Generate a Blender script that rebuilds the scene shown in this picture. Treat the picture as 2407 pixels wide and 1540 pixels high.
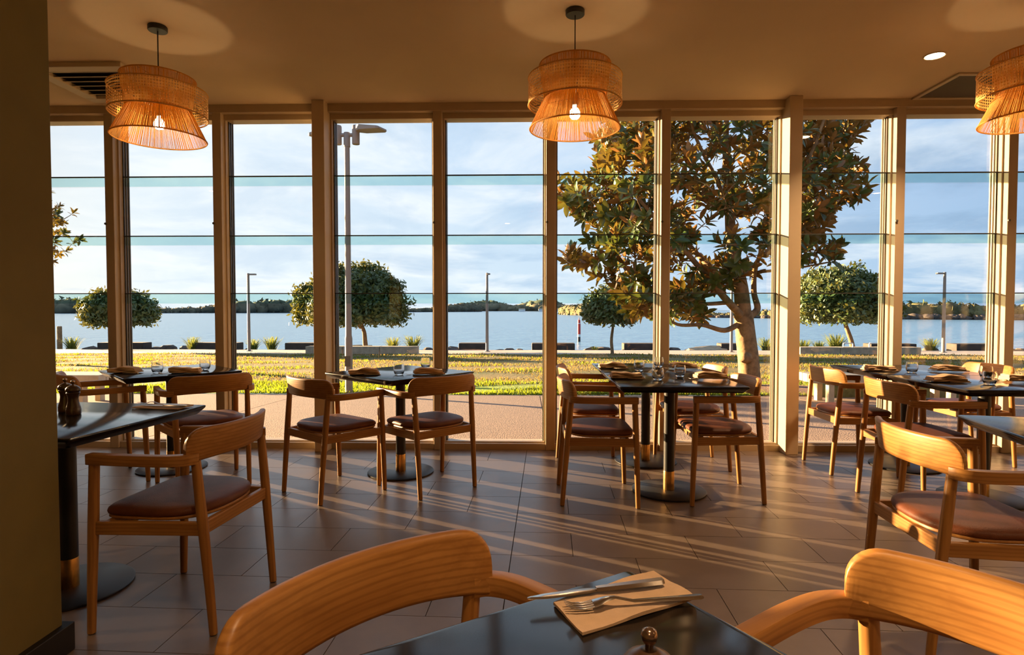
import bpy, math, random
import numpy as np
from mathutils import Vector, Matrix, Euler

R = math.radians
random.seed(7)
rng = np.random.default_rng(7)
scene = bpy.context.scene
for o in list(bpy.data.objects):
    bpy.data.objects.remove(o)
COL = scene.collection

# ------------------------------------------------------------------ camera
cam_d = bpy.data.cameras.new('camera')
cam_d.sensor_width = 36.0
cam_d.lens = 1400.0 / 2407.0 * 36.0
cam_d.clip_start, cam_d.clip_end = 0.05, 4000
cam = bpy.data.objects.new('camera', cam_d)
COL.objects.link(cam)
cam.location = (0, 0, 1.2)
cam.rotation_euler = (R(90) - math.atan(43 / 1400), 0, R(1.46))
scene.camera = cam

# ------------------------------------------------------------------ view
scene.view_settings.view_transform = 'Standard'
scene.view_settings.look = 'None'
scene.view_settings.gamma = 1.0
scene.view_settings.use_curve_mapping = False
scene.view_settings.exposure = 0.66
scene.cycles.max_bounces = 7
scene.cycles.diffuse_bounces = 3
scene.cycles.glossy_bounces = 3
scene.cycles.transmission_bounces = 6
scene.cycles.transparent_max_bounces = 32
scene.cycles.caustics_reflective = False
scene.cycles.caustics_refractive = False
scene.cycles.sample_clamp_indirect = 4.0
scene.cycles.use_denoising = True
scene.cycles.use_adaptive_sampling = True
scene.cycles.adaptive_threshold = 0.06

# ------------------------------------------------------------------ node helpers
def N(nt, typ, **kw):
    n = nt.nodes.new(typ)
    for k, v in kw.items():
        setattr(n, k, v)
    return n

def setin(n, **kw):
    for k, v in kw.items():
        n.inputs[k.replace('_', ' ')].default_value = v

def math_n(nt, op, a, b=None, c=None, clamp=False):
    n = N(nt, 'ShaderNodeMath', operation=op, use_clamp=clamp)
    for i, v in enumerate((a, b, c)):
        if v is None: continue
        if isinstance(v, (int, float)): n.inputs[i].default_value = v
        else: nt.links.new(v, n.inputs[i])
    return n.outputs[0]

def mixc(nt, fac, a, b, blend='MIX'):
    n = N(nt, 'ShaderNodeMix', data_type='RGBA', blend_type=blend)
    for s, v in ((n.inputs[0], fac), (n.inputs[6], a), (n.inputs[7], b)):
        if isinstance(v, (int, float)): s.default_value = v
        elif isinstance(v, tuple): s.default_value = (*v[:3], 1)
        else: nt.links.new(v, s)
    return n.outputs[2]

def ramp(nt, fac, stops, interp='LINEAR'):
    n = N(nt, 'ShaderNodeValToRGB')
    n.color_ramp.interpolation = interp
    el = n.color_ramp.elements
    while len(el) < len(stops): el.new(0.5)
    for e, (p, c) in zip(el, stops):
        e.position = p
        e.color = (*c[:3], 1) if isinstance(c, tuple) else (c, c, c, 1)
    nt.links.new(fac, n.inputs[0])
    return n.outputs[0]

def mapped(nt, coord='Object', scale=(1, 1, 1), rot=(0, 0, 0), loc=(0, 0, 0)):
    t = N(nt, 'ShaderNodeTexCoord')
    m = N(nt, 'ShaderNodeMapping')
    m.inputs['Scale'].default_value = scale
    m.inputs['Rotation'].default_value = rot
    m.inputs['Location'].default_value = loc
    nt.links.new(t.outputs[coord], m.inputs[0])
    return m.outputs[0]

def noise(nt, vec, scale=5, detail=3, rough=0.5, dist=0.0, out=0):
    n = N(nt, 'ShaderNodeTexNoise')
    setin(n, Scale=scale, Detail=detail, Roughness=rough, Distortion=dist)
    if vec is not None: nt.links.new(vec, n.inputs['Vector'])
    return n.outputs[out]

# ------------------------------------------------------------------ world: evening sky, paler towards the sun
SUN_AZ = Vector((-0.877, 0.480, 0)).normalized()
SUN_EL = R(6.5)
w = bpy.data.worlds.new('evening_sky')
scene.world = w
w.use_nodes = True
nt = w.node_tree
nt.nodes.clear()
tc = N(nt, 'ShaderNodeTexCoord')
sep = N(nt, 'ShaderNodeSeparateXYZ')
nt.links.new(tc.outputs['Generated'], sep.inputs[0])
X_, Y_, Z_ = sep.outputs
toward = math_n(nt, 'ADD', math_n(nt, 'MULTIPLY', X_, SUN_AZ.x), math_n(nt, 'MULTIPLY', Y_, SUN_AZ.y))
tf = math_n(nt, 'MULTIPLY_ADD', toward, 0.5, 0.5, clamp=True)
base_lo = ramp(nt, tf, [(0.0, (0.17, 0.29, 0.46)), (0.30, (0.24, 0.38, 0.55)), (0.74, (0.47, 0.58, 0.67)), (0.93, (0.62, 0.68, 0.70)), (1.0, (0.86, 0.80, 0.68))])
base_hi = ramp(nt, tf, [(0.0, (0.13, 0.25, 0.47)), (0.30, (0.17, 0.31, 0.55)), (0.74, (0.37, 0.49, 0.66)), (0.95, (0.50, 0.59, 0.70)), (1.0, (0.58, 0.66, 0.74))])
el = math_n(nt, 'MULTIPLY', Z_, 2.4, clamp=True)
base = mixc(nt, el, base_lo, base_hi)
zz = math_n(nt, 'ADD', math_n(nt, 'ABSOLUTE', Z_), 0.16)
cmb = N(nt, 'ShaderNodeCombineXYZ')
nt.links.new(math_n(nt, 'DIVIDE', X_, zz), cmb.inputs[0])
nt.links.new(math_n(nt, 'DIVIDE', Y_, zz), cmb.inputs[1])
n1 = noise(nt, cmb.outputs[0], 1.35, 8, 0.60, 0.45)
n2 = noise(nt, cmb.outputs[0], 0.95, 7, 0.60, 0.35)
white = ramp(nt, n1, [(0.44, 0.0), (0.62, 1.0)])
grey = ramp(nt, n2, [(0.50, 0.0), (0.62, 1.0)])
wcol = ramp(nt, tf, [(0.0, (0.36, 0.46, 0.58)), (0.3, (0.52, 0.60, 0.67)), (0.75, (0.63, 0.68, 0.72)), (0.95, (0.72, 0.74, 0.74)), (1.0, (0.90, 0.84, 0.72))])
gcol = ramp(nt, tf, [(0.0, (0.12, 0.20, 0.32)), (0.3, (0.15, 0.26, 0.41)), (0.74, (0.34, 0.46, 0.60)), (0.95, (0.52, 0.60, 0.68)), (1.0, (0.70, 0.70, 0.66))])
c1 = mixc(nt, math_n(nt, 'MULTIPLY', white, 0.85), base, wcol)
c2 = mixc(nt, math_n(nt, 'MULTIPLY', grey, 0.8), c1, gcol)
below = math_n(nt, 'LESS_THAN', Z_, -0.002)
c3 = mixc(nt, below, c2, (0.22, 0.24, 0.22))
bg = N(nt, 'ShaderNodeBackground')
nt.links.new(c3, bg.inputs[0])
bg.inputs[1].default_value = 0.96
wo = N(nt, 'ShaderNodeOutputWorld')
nt.links.new(bg.outputs[0], wo.inputs[0])

# ------------------------------------------------------------------ sun
sd = bpy.data.lights.new('sun', 'SUN')
sd.energy = 33.0
sd.color = (1.0, 0.66, 0.33)
sd.angle = R(0.35)
sun = bpy.data.objects.new('sun', sd)
COL.objects.link(sun)
ldir = Vector((-SUN_AZ.x * math.cos(SUN_EL), -SUN_AZ.y * math.cos(SUN_EL), -math.sin(SUN_EL)))
sun.rotation_euler = ldir.to_track_quat('-Z', 'Y').to_euler()
sun.location = (-20, 15, 8)

# ------------------------------------------------------------------ materials
def new_mat(name):
    m = bpy.data.materials.new(name)
    m.use_nodes = True
    nt = m.node_tree
    b = nt.nodes['Principled BSDF']
    return m, nt, b

def plain(name, col, rough=0.5, metal=0.0, var=0.0, vscale=8.0, bump=0.0, bscale=60.0, spec=0.5):
    m, nt, b = new_mat(name)
    setin(b, Roughness=rough, Metallic=metal)
    b.inputs['Specular IOR Level'].default_value = spec
    if var > 0:
        f = noise(nt, mapped(nt), vscale, 4, 0.6)
        lo = tuple(c * (1 - var) for c in col); hi = tuple(min(1, c * (1 + var)) for c in col)
        nt.links.new(ramp(nt, f, [(0.3, lo), (0.7, hi)]), b.inputs['Base Color'])
    else:
        b.inputs['Base Color'].default_value = (*col, 1)
    if bump > 0:
        f = noise(nt, mapped(nt), bscale, 3, 0.6)
        bp = N(nt, 'ShaderNodeBump')
        setin(bp, Strength=bump, Distance=0.01)
        nt.links.new(f, bp.inputs['Height'])
        nt.links.new(bp.outputs[0], b.inputs['Normal'])
    return m

def wood(name, axis):
    m, nt, b = new_mat(name)
    big, small = 70.0, 3.0
    sc = [big, big, big]
    sc[axis] = small
    v = mapped(nt, scale=tuple(sc))
    f1 = noise(nt, v, 1.0, 3, 0.55, 0.4)
    sc2 = [16.0] * 3
    sc2[axis] = 1.4
    f2 = noise(nt, mapped(nt, scale=tuple(sc2)), 1.0, 3, 0.5, 0.8)
    wv = N(nt, 'ShaderNodeTexWave', wave_type='BANDS', bands_direction='Z' if axis != 2 else 'X')
    setin(wv, Scale=24.0, Distortion=3.0, Detail=2.0)
    wv.inputs['Detail Scale'].default_value = 0.7
    sc3 = [1.0] * 3
    sc3[axis] = 0.25
    nt.links.new(mapped(nt, scale=tuple(sc3)), wv.inputs['Vector'])
    a = ramp(nt, f2, [(0.25, (0.32, 0.136, 0.028)), (0.75, (0.475, 0.230, 0.060))])
    c = mixc(nt, math_n(nt, 'MULTIPLY', ramp(nt, f1, [(0.45, 0.0), (0.75, 1.0)]), 0.45), a, (0.20, 0.075, 0.014))
    c = mixc(nt, math_n(nt, 'MULTIPLY', ramp(nt, wv.outputs[1], [(0.55, 0.0), (0.95, 1.0)]), 0.45), c, (0.20, 0.075, 0.014))
    nt.links.new(c, b.inputs['Base Color'])
    setin(b, Roughness=0.42)
    bp = N(nt, 'ShaderNodeBump')
    setin(bp, Strength=0.12, Distance=0.002)
    nt.links.new(f1, bp.inputs['Height'])
    nt.links.new(bp.outputs[0], b.inputs['Normal'])
    return m

M = {}
M['wood_x'] = wood('ash_wood_lengthwise', 0)
M['wood_y'] = wood('ash_wood_arm', 1)
M['wood_z'] = wood('ash_wood_leg', 2)
M['leather'] = plain('brown_leather', (0.125, 0.038, 0.0145), 0.5, var=0.2, vscale=14, bump=0.15, bscale=250, spec=0.3)
M['laminate'] = plain('charcoal_laminate', (0.012, 0.0095, 0.008), 0.13, var=0.15, vscale=20, spec=0.27)
M['blackmetal'] = plain('black_powder_coat', (0.012, 0.012, 0.013), 0.45)
M['brass'] = plain('brushed_brass', (0.62, 0.36, 0.12), 0.28, 1.0, var=0.15, vscale=30)
M['frame'] = plain('bronze_frame_paint', (0.46, 0.36, 0.245), 0.4, var=0.05, vscale=3)
M['column'] = plain('cream_column_paint', (0.55, 0.44, 0.29), 0.5, var=0.05, vscale=3)
M['channel'] = plain('grey_channel', (0.12, 0.11, 0.095), 0.35, 0.3)
M['rail'] = plain('dark_glazing_bead', (0.035, 0.035, 0.035), 0.5)
M['ceiling'] = plain('ceiling_paint', (0.63, 0.50, 0.33), 0.85, var=0.03, vscale=2)
M['olive'] = plain('olive_wall_paint', (0.19, 0.152, 0.052), 0.8, var=0.06, vscale=5, bump=0.05, bscale=200)
M['backwall'] = plain('warm_wall_paint', (0.42, 0.31, 0.19), 0.85, var=0.05, vscale=2)
M['blackboard'] = plain('black_skirting', (0.008, 0.008, 0.009), 0.4)
M['grout'] = plain('dark_grout', (0.035, 0.028, 0.024), 0.9)
M['steel'] = plain('cutlery_steel', (0.52, 0.49, 0.45), 0.22, 1.0)
M['napkin'] = plain('tan_napkin_cloth', (0.60, 0.42, 0.27), 0.9, var=0.08, vscale=40, bump=0.2, bscale=500)
M['millwood'] = plain('dark_walnut', (0.055, 0.026, 0.012), 0.3, var=0.3, vscale=20)
M['millknob'] = plain('polished_knob', (0.30, 0.20, 0.14), 0.2, 0.9)
M['lampgrey'] = plain('lamp_grey_paint', (0.24, 0.21, 0.185), 0.5, 0.1)
M['red'] = plain('marker_red', (0.55, 0.03, 0.03), 0.5)
M['white'] = plain('marker_white', (0.75, 0.75, 0.72), 0.5)
M['bark'] = plain('grey_brown_bark', (0.235, 0.15, 0.075), 0.9, var=0.45, vscale=9, bump=0.6, bscale=18)
M['darkblock'] = plain('dark_timber_block', (0.045, 0.035, 0.03), 0.8, var=0.4, vscale=3)
M['rock'] = plain('basalt_rock', (0.085, 0.068, 0.058), 0.9, var=0.5, vscale=3, bump=0.5, bscale=6)
M['concrete'] = plain('weathered_concrete', (0.37, 0.29, 0.20), 0.9, var=0.25, vscale=5, bump=0.2, bscale=30)
M['path'] = plain('river_path_concrete', (0.33, 0.285, 0.25), 0.9, var=0.1, vscale=0.7)
M['mulch'] = plain('bark_mulch', (0.20, 0.10, 0.07), 1.0, var=0.6, vscale=25, bump=1.0, bscale=25)
M['benchwood'] = plain('pale_bench_timber', (0.55, 0.46, 0.33), 0.7, var=0.12, vscale=9)
M['moss'] = plain('mossy_stone', (0.13, 0.13, 0.045), 0.95, var=0.6, vscale=5, bump=0.6, bscale=14)
M['meshgrille'] = plain('dark_grille_mesh', (0.075, 0.055, 0.035), 0.8, var=0.3, vscale=300)
M['vent'] = plain('vent_white', (0.52, 0.43, 0.31), 0.6)
M['ventdark'] = plain('vent_slot_dark', (0.02, 0.018, 0.016), 0.8)
M['house'] = plain('far_house_white', (0.75, 0.72, 0.68), 0.8)
M['bank'] = plain('earth_bank', (0.12, 0.095, 0.05), 1.0, var=0.4, vscale=0.2)

def tile_mat():
    m, nt, b = new_mat('brown_porcelain_tile')
    oi = N(nt, 'ShaderNodeObjectInfo')
    g = N(nt, 'ShaderNodeNewGeometry')
    f = noise(nt, mapped(nt, 'Object'), 6.0, 5, 0.6)
    c = ramp(nt, f, [(0.3, (0.168, 0.122, 0.093)), (0.7, (0.210, 0.156, 0.122))])
    hv = N(nt, 'ShaderNodeHueSaturation')
    nt.links.new(math_n(nt, 'MULTIPLY_ADD', oi.outputs['Random'], 0.16, 0.92), hv.inputs['Value'])
    nt.links.new(c, hv.inputs['Color'])
    nt.links.new(hv.outputs[0], b.inputs['Base Color'])
    setin(b, Roughness=0.36)
    f2 = noise(nt, mapped(nt), 130, 2, 0.5)
    nt.links.new(math_n(nt, 'MULTIPLY_ADD', f, 0.14, 0.27), b.inputs['Roughness'])
    bp = N(nt, 'ShaderNodeBump')
    setin(bp, Strength=0.05, Distance=0.002)
    nt.links.new(f2, bp.inputs['Height'])
    nt.links.new(bp.outputs[0], b.inputs['Normal'])
    return m
M['tile'] = tile_mat()

def pane_mat(name, tint, refl):
    m = bpy.data.materials.new(name)
    m.use_nodes = True
    nt = m.node_tree
    nt.nodes.clear()
    tr = N(nt, 'ShaderNodeBsdfTransparent')
    tr.inputs[0].default_value = (*tint, 1)
    gl = N(nt, 'ShaderNodeBsdfGlossy')
    gl.inputs['Color'].default_value = (1, 1, 1, 1)
    gl.inputs['Roughness'].default_value = 0.0
    fr = N(nt, 'ShaderNodeFresnel')
    fr.inputs[0].default_value = 1.45
    mx = N(nt, 'ShaderNodeMixShader')
    nt.links.new(math_n(nt, 'MULTIPLY', fr.outputs[0], refl, clamp=True), mx.inputs[0])
    nt.links.new(tr.outputs[0], mx.inputs[1])
    nt.links.new(gl.outputs[0], mx.inputs[2])
    o = N(nt, 'ShaderNodeOutputMaterial')
    nt.links.new(mx.outputs[0], o.inputs[0])
    return m
M['pane'] = pane_mat('window_glass', (0.99, 0.995, 0.995), 0.55)
M['teal'] = pane_mat('green_tinted_glass', (0.80, 0.925, 0.915), 0.5)

def glass_mat():
    m, nt, b = new_mat('drinking_glass')
    setin(b, Roughness=0.0, IOR=1.45)
    b.inputs['Transmission Weight'].default_value = 1.0
    b.inputs['Base Color'].default_value = (0.97, 0.98, 0.99, 1)
    return m
M['glass'] = glass_mat()

def translucent(name, col, tcol, w_, var=0.2, vscale=60, rough=0.8):
    m, nt, b = new_mat(name)
    f = noise(nt, mapped(nt), vscale, 3, 0.6)
    nt.links.new(ramp(nt, f, [(0.3, tuple(c * (1 - var) for c in col)), (0.7, tuple(min(1, c * (1 + var)) for c in col))]), b.inputs['Base Color'])
    setin(b, Roughness=rough)
    t = N(nt, 'ShaderNodeBsdfTranslucent')
    t.inputs[0].default_value = (*tcol, 1)
    mx = N(nt, 'ShaderNodeMixShader')
    mx.inputs[0].default_value = w_
    nt.links.new(b.outputs[0], mx.inputs[1])
    nt.links.new(t.outputs[0], mx.inputs[2])
    nt.links.new(mx.outputs[0], nt.nodes['Material Output'].inputs[0])
    return m
M['rope'] = translucent('jute_string', (0.50, 0.26, 0.055), (0.85, 0.46, 0.09), 0.36)
M['cane'] = translucent('woven_cane', (0.66, 0.42, 0.135), (0.90, 0.54, 0.15), 0.36)

def emit(name, col, strength):
    m = bpy.data.materials.new(name)
    m.use_nodes = True
    nt = m.node_tree
    nt.nodes.clear()
    e = N(nt, 'ShaderNodeEmission')
    e.inputs[0].default_value = (*col, 1)
    e.inputs[1].default_value = strength
    o = N(nt, 'ShaderNodeOutputMaterial')
    nt.links.new(e.outputs[0], o.inputs[0])
    return m
M['bulb'] = emit('lit_bulb', (1.0, 0.68, 0.36), 100)
M['downlight'] = emit('lit_downlight', (1.0, 0.70, 0.42), 40)

def leaf_two_sided(name, top1, top2, under, w_=0.18, rough=0.3):
    m, nt, b = new_mat(name)
    g = N(nt, 'ShaderNodeNewGeometry')
    f = noise(nt, mapped(nt, 'Object'), 1.7, 2, 0.5)
    top = ramp(nt, f, [(0.35, top1), (0.65, top2)])
    c = mixc(nt, g.outputs['Backfacing'], top, under)
    nt.links.new(c, b.inputs['Base Color'])
    setin(b, Roughness=rough)
    t = N(nt, 'ShaderNodeBsdfTranslucent')
    nt.links.new(mixc(nt, 0.5, c, (0.5, 0.42, 0.05)), t.inputs[0])
    mx = N(nt, 'ShaderNodeMixShader')
    mx.inputs[0].default_value = w_
    nt.links.new(b.outputs[0], mx.inputs[1])
    nt.links.new(t.outputs[0], mx.inputs[2])
    nt.links.new(mx.outputs[0], nt.nodes['Material Output'].inputs[0])
    return m
M['magleaf'] = leaf_two_sided('magnolia_leaf', (0.036, 0.074, 0.016), (0.085, 0.125, 0.028), (0.215, 0.098, 0.026), 0.13, 0.28)
M['treeleaf'] = leaf_two_sided('dark_green_leaf', (0.030, 0.068, 0.016), (0.066, 0.115, 0.025), (0.075, 0.11, 0.03), 0.12, 0.45)
M['tuft'] = translucent('strappy_leaf', (0.12, 0.165, 0.035), (0.26, 0.28, 0.05), 0.4, 0.4, 3)
M['blade'] = translucent('grass_blade', (0.25, 0.24, 0.05), (0.55, 0.50, 0.06), 0.5, 0.4, 0.5)
M['shoreveg'] = plain('shore_vegetation', (0.13, 0.115, 0.068), 1.0, var=0.5, vscale=0.06)
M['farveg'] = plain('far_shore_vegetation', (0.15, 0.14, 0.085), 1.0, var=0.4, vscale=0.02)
M['rightveg'] = plain('sunlit_scrub', (0.105, 0.098, 0.040), 1.0, var=0.55, vscale=0.09)

def lawn_mat():
    m, nt, b = new_mat('lawn')
    f = noise(nt, mapped(nt, scale=(0.35, 1.0, 1)), 0.8, 6, 0.65)
    f2 = noise(nt, mapped(nt), 9, 4, 0.7)
    c = ramp(nt, f, [(0.36, (0.07, 0.10, 0.016)), (0.50, (0.16, 0.13, 0.033)), (0.66, (0.20, 0.14, 0.052))])
    c = mixc(nt, math_n(nt, 'MULTIPLY', f2, 0.5), c, (0.10, 0.085, 0.02), 'MULTIPLY')
    # greener, irrigated strip along the paving
    t = N(nt, 'ShaderNodeTexCoord'); s = N(nt, 'ShaderNodeSeparateXYZ'); nt.links.new(t.outputs['Object'], s.inputs[0])
    edge = ramp(nt, math_n(nt, 'ADD', math_n(nt, 'MULTIPLY', s.outputs[1], 0.05), math_n(nt, 'MULTIPLY', f, 0.12)), [(0.60, 1.0), (0.70, 0.0)])
    c = mixc(nt, edge, c, (0.16, 0.25, 0.015))
    nt.links.new(c, b.inputs['Base Color'])
    setin(b, Roughness=0.95)
    bp = N(nt, 'ShaderNodeBump'); setin(bp, Strength=0.9, Distance=0.06)
    nt.links.new(f2, bp.inputs['Height']); nt.links.new(bp.outputs[0], b.inputs['Normal'])
    return m
M['lawn'] = lawn_mat()

def blade_mat(name, c1, c2, tcol):
    return translucent(name, c1, tcol, 0.45, 0.45, 0.8)
M['blade_green'] = blade_mat('fresh_grass', (0.10, 0.14, 0.014), None, (0.25, 0.31, 0.016))
M['blade_dry'] = blade_mat('dry_grass', (0.19, 0.135, 0.042), None, (0.28, 0.20, 0.05))

def aggregate():
    m, nt, b = new_mat('exposed_aggregate')
    v = N(nt, 'ShaderNodeTexVoronoi'); v.inputs['Scale'].default_value = 85
    nt.links.new(mapped(nt), v.inputs['Vector'])
    f = noise(nt, mapped(nt), 1.2, 4, 0.6)
    c = ramp(nt, v.outputs['Distance'], [(0.05, (0.46, 0.33, 0.25)), (0.60, (0.11, 0.07, 0.05))])
    hs = N(nt, 'ShaderNodeSeparateColor'); nt.links.new(v.outputs['Color'], hs.inputs[0])
    c = mixc(nt, math_n(nt, 'MULTIPLY', hs.outputs[0], 0.5), c, (0.34, 0.25, 0.20))
    c = mixc(nt, math_n(nt, 'MULTIPLY', f, 0.35), c, (0.15, 0.10, 0.085))
    nt.links.new(c, b.inputs['Base Color'])
    setin(b, Roughness=0.8)
    bp = N(nt, 'ShaderNodeBump'); setin(bp, Strength=0.5, Distance=0.006); bp.invert = True
    nt.links.new(v.outputs['Distance'], bp.inputs['Height']); nt.links.new(bp.outputs[0], b.inputs['Normal'])
    return m
M['aggregate'] = aggregate()

def water_mat():
    m, nt, b = new_mat('river_water')
    b.inputs['Base Color'].default_value = (0.13, 0.27, 0.42, 1)
    setin(b, Roughness=0.22, IOR=1.33)
    b.inputs['Specular IOR Level'].default_value = 0.4
    f = noise(nt, mapped(nt, scale=(0.25, 0.55, 1)), 1.0, 5, 0.65)
    bp = N(nt, 'ShaderNodeBump'); setin(bp, Strength=0.8, Distance=0.35)
    nt.links.new(f, bp.inputs['Height']); nt.links.new(bp.outputs[0], b.inputs['Normal'])
    return m
M['water'] = water_mat()

# ------------------------------------------------------------------ mesh builder
class MB:
    def __init__(self):
        self.v = []; self.f = []
    def add(self, vs, fs):
        n = len(self.v)
        self.v += [tuple(p) for p in vs]
        self.f += [tuple(i + n for i in q) for q in fs]
        return self
    def box(self, x0, x1, y0, y1, z0, z1):
        vs = [(x0,y0,z0),(x1,y0,z0),(x1,y1,z0),(x0,y1,z0),(x0,y0,z1),(x1,y0,z1),(x1,y1,z1),(x0,y1,z1)]
        return self.add(vs, [(0,3,2,1),(4,5,6,7),(0,1,5,4),(1,2,6,5),(2,3,7,6),(3,0,4,7)])
    def rings(self, rings, cap=True, close=False):
        n = len(rings[0]); k = len(rings)
        vs = [p for r in rings for p in r]
        fs = []
        for i in range(k if close else k - 1):
            a, b = i * n, ((i + 1) % k) * n
            for j in range(n):
                j2 = (j + 1) % n
                fs.append((a + j, a + j2, b + j2, b + j))
        if cap and not close:
            fs.append(tuple(range(n - 1, -1, -1)))
            fs.append(tuple((k - 1) * n + j for j in range(n)))
        return self.add(vs, fs)
    def tube(self, path, rad, n=8, cap=True, flat=1.0):
        P = [Vector(p) for p in path]
        if not isinstance(rad, (list, tuple)): rad = [rad] * len(P)
        rings = []
        ref = None
        for i, p in enumerate(P):
            t = (P[min(i + 1, len(P) - 1)] - P[max(i - 1, 0)]).normalized()
            if ref is None:
                ref = Vector((0, 0, 1)) if abs(t.z) < 0.9 else Vector((1, 0, 0))
            s = t.cross(ref)
            if s.length < 1e-6: s = t.cross(Vector((0, 1, 0)))
            s.normalize(); u = s.cross(t).normalized(); ref = u
            r = rad[i]
            rings.append([p + s * (r * math.cos(a)) + u * (r * flat * math.sin(a)) for a in [2 * math.pi * k / n for k in range(n)]])
        return self.rings(rings, cap)
    def lathe(self, prof, n=24, c=(0, 0, 0), cap=True):
        rings = [[(c[0] + r * math.cos(2*math.pi*k/n), c[1] + r * math.sin(2*math.pi*k/n), c[2] + z) for k in range(n)] for r, z in prof]
        return self.rings(rings, cap)
    def torus(self, r, t, z, n=48, m=6, c=(0, 0)):
        rings = []
        for k in range(n):
            a = 2*math.pi*k/n
            rings.append([(c[0] + (r + t*math.cos(b))*math.cos(a), c[1] + (r + t*math.cos(b))*math.sin(a), z + t*math.sin(b)) for b in [2*math.pi*j/m for j in range(m)]])
        return self.rings(rings, False, True)
    def prism(self, outline, z0, z1):
        n = len(outline)
        return self.rings([[(x, y, z0) for x, y in outline], [(x, y, z1) for x, y in outline]])
    def mesh(self, name, smooth=True, angle=40):
        me = bpy.data.meshes.new(name)
        me.from_pydata(self.v, [], self.f)
        me.validate()
        if smooth:
            me.polygons.foreach_set('use_smooth', [True] * len(me.polygons))
            me.set_sharp_from_angle(angle=R(angle))
        me.update()
        return me
    def build(self, name, mat, parent=None, smooth=True, angle=40, bevel=0, seg=2, fix=False):
        me = self.mesh(name, smooth, angle)
        if fix:
            import bmesh
            bm = bmesh.new(); bm.from_mesh(me)
            bmesh.ops.recalc_face_normals(bm, faces=bm.faces); bm.to_mesh(me); bm.free()
        me.materials.append(M[mat] if isinstance(mat, str) else mat)
        o = bpy.data.objects.new(name, me)
        COL.objects.link(o)
        if parent is not None: o.parent = parent
        if bevel:
            b = o.modifiers.new('bevel', 'BEVEL'); b.width = bevel; b.segments = seg; b.limit_method = 'ANGLE'; b.angle_limit = R(40)
        return o

def tri_mesh(name, verts, tris, mat, parent=None, smooth=False):
    """big numpy triangle soup"""
    me = bpy.data.meshes.new(name)
    verts = np.asarray(verts, dtype=np.float32).reshape(-1, 3); tris = np.asarray(tris, dtype=np.int32).reshape(-1, 3)
    me.vertices.add(len(verts)); me.vertices.foreach_set('co', verts.ravel())
    me.loops.add(tris.size); me.loops.foreach_set('vertex_index', tris.ravel())
    me.polygons.add(len(tris)); me.polygons.foreach_set('loop_start', np.arange(0, tris.size, 3, dtype=np.int32))
    me.update(calc_edges=True); me.validate()
    if smooth: me.polygons.foreach_set('use_smooth', [True] * len(me.polygons))
    me.materials.append(M[mat])
    o = bpy.data.objects.new(name, me); COL.objects.link(o)
    if parent is not None: o.parent = parent
    return o

def tag(o, label=None, cat=None, group=None, kind=None):
    for k, v in (('label', label), ('category', cat), ('group', group), ('kind', kind)):
        if v: o[k] = v
    return o

def empty(name, loc=(0, 0, 0), rz=0.0):
    o = bpy.data.objects.new(name, None)
    o.empty_display_size = 0.1
    COL.objects.link(o); o.location = loc; o.rotation_euler = (0, 0, rz)
    return o

def copy_tree(o, parent=None):
    c = o.copy(); COL.objects.link(c); c.parent = parent
    for ch in list(o.children): copy_tree(ch, c)
    return c

def struct(o): o['kind'] = 'structure'; return o

# ================================================================== ROOM SHELL
WY = 5.03          # inner face of mullions
GY = 5.15          # glass plane
CEIL = 2.93
XL, XR, YB = -9.2, 7.6, -5.5

fl = empty('floor'); struct(fl)
MB().box(XL, XR, YB, 5.17, -0.12, -0.010).build('grout_bed', 'grout', fl, smooth=False)

th = R(1.98); ex = Vector((math.cos(th), -math.sin(th))); ey = Vector((math.sin(th), math.cos(th)))
org = Vector((-0.066, 3.172))
def clip_poly(poly, fn):
    out = []
    for i in range(len(poly)):
        a, b = poly[i], poly[(i + 1) % len(poly)]
        fa, fb = fn(a), fn(b)
        if fa >= 0: out.append(a)
        if (fa >= 0) != (fb >= 0):
            t = fa / (fa - fb); out.append(a + (b - a) * t)
    return out
full_mesh = {}
G = 0.0016
stuff_tiles = MB(); n_tiles = 0
tiles = []
for row in range(-29, 8):
    v0, v1 = row * 0.3 + G, (row + 1) * 0.3 - G
    off = 0.0 if row % 2 == 0 else 0.3
    cuts = sorted(set([round(off + 0.6 * k, 3) for k in range(-18, 16)] + [0.0]))
    for a, b in zip(cuts[:-1], cuts[1:]):
        u0, u1 = a + G, b - G
        if b == 0.0: u1 -= 0.001
        quad = [org + ex * u + ey * v for u, v in ((u0, v0), (u1, v0), (u1, v1), (u0, v1))]
        q = clip_poly(quad, lambda p: 5.10 - p.y)
        q = clip_poly(q, lambda p: p.x - XL) if q else q
        q = clip_poly(q, lambda p: XR - p.x) if q else q
        if len(q) < 3: continue
        c = sum(q, Vector((0, 0))) / len(q)
        tiles.append((c, q, round(u1 - u0, 3), len(q) == 4 and all((q[i] - quad[i]).length < 1e-6 for i in range(4))))
# the tiles in view become parts of their own, the rest one joined part
def tile_rank(t):
    c = t[0]
    inview = (c.y > 1.2 and abs(c.x + 0.03) < 0.95 * c.y + 0.4)
    return (0 if inview else 1, (c - Vector((0.3, 3.2))).length)
tiles.sort(key=tile_rank)
for i, (c, q, wd, whole) in enumerate(tiles):
    if i < 290:
        if whole and wd in full_mesh:
            me = full_mesh[wd]
        else:
            me = MB().prism([tuple(Vector(p) - c) for p in q], -0.012, 0.0).mesh('tile', smooth=False)
            me.materials.append(M['tile'])
            if whole: full_mesh[wd] = me
        o = bpy.data.objects.new('tile', me); COL.objects.link(o)
        o.location = (c.x, c.y, 0); o.parent = fl
    else:
        stuff_tiles.prism([tuple(p) for p in q], -0.012, 0.0)
st = stuff_tiles.build('far_tiles', 'tile', fl, smooth=False); st['kind'] = 'stuff'

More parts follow.
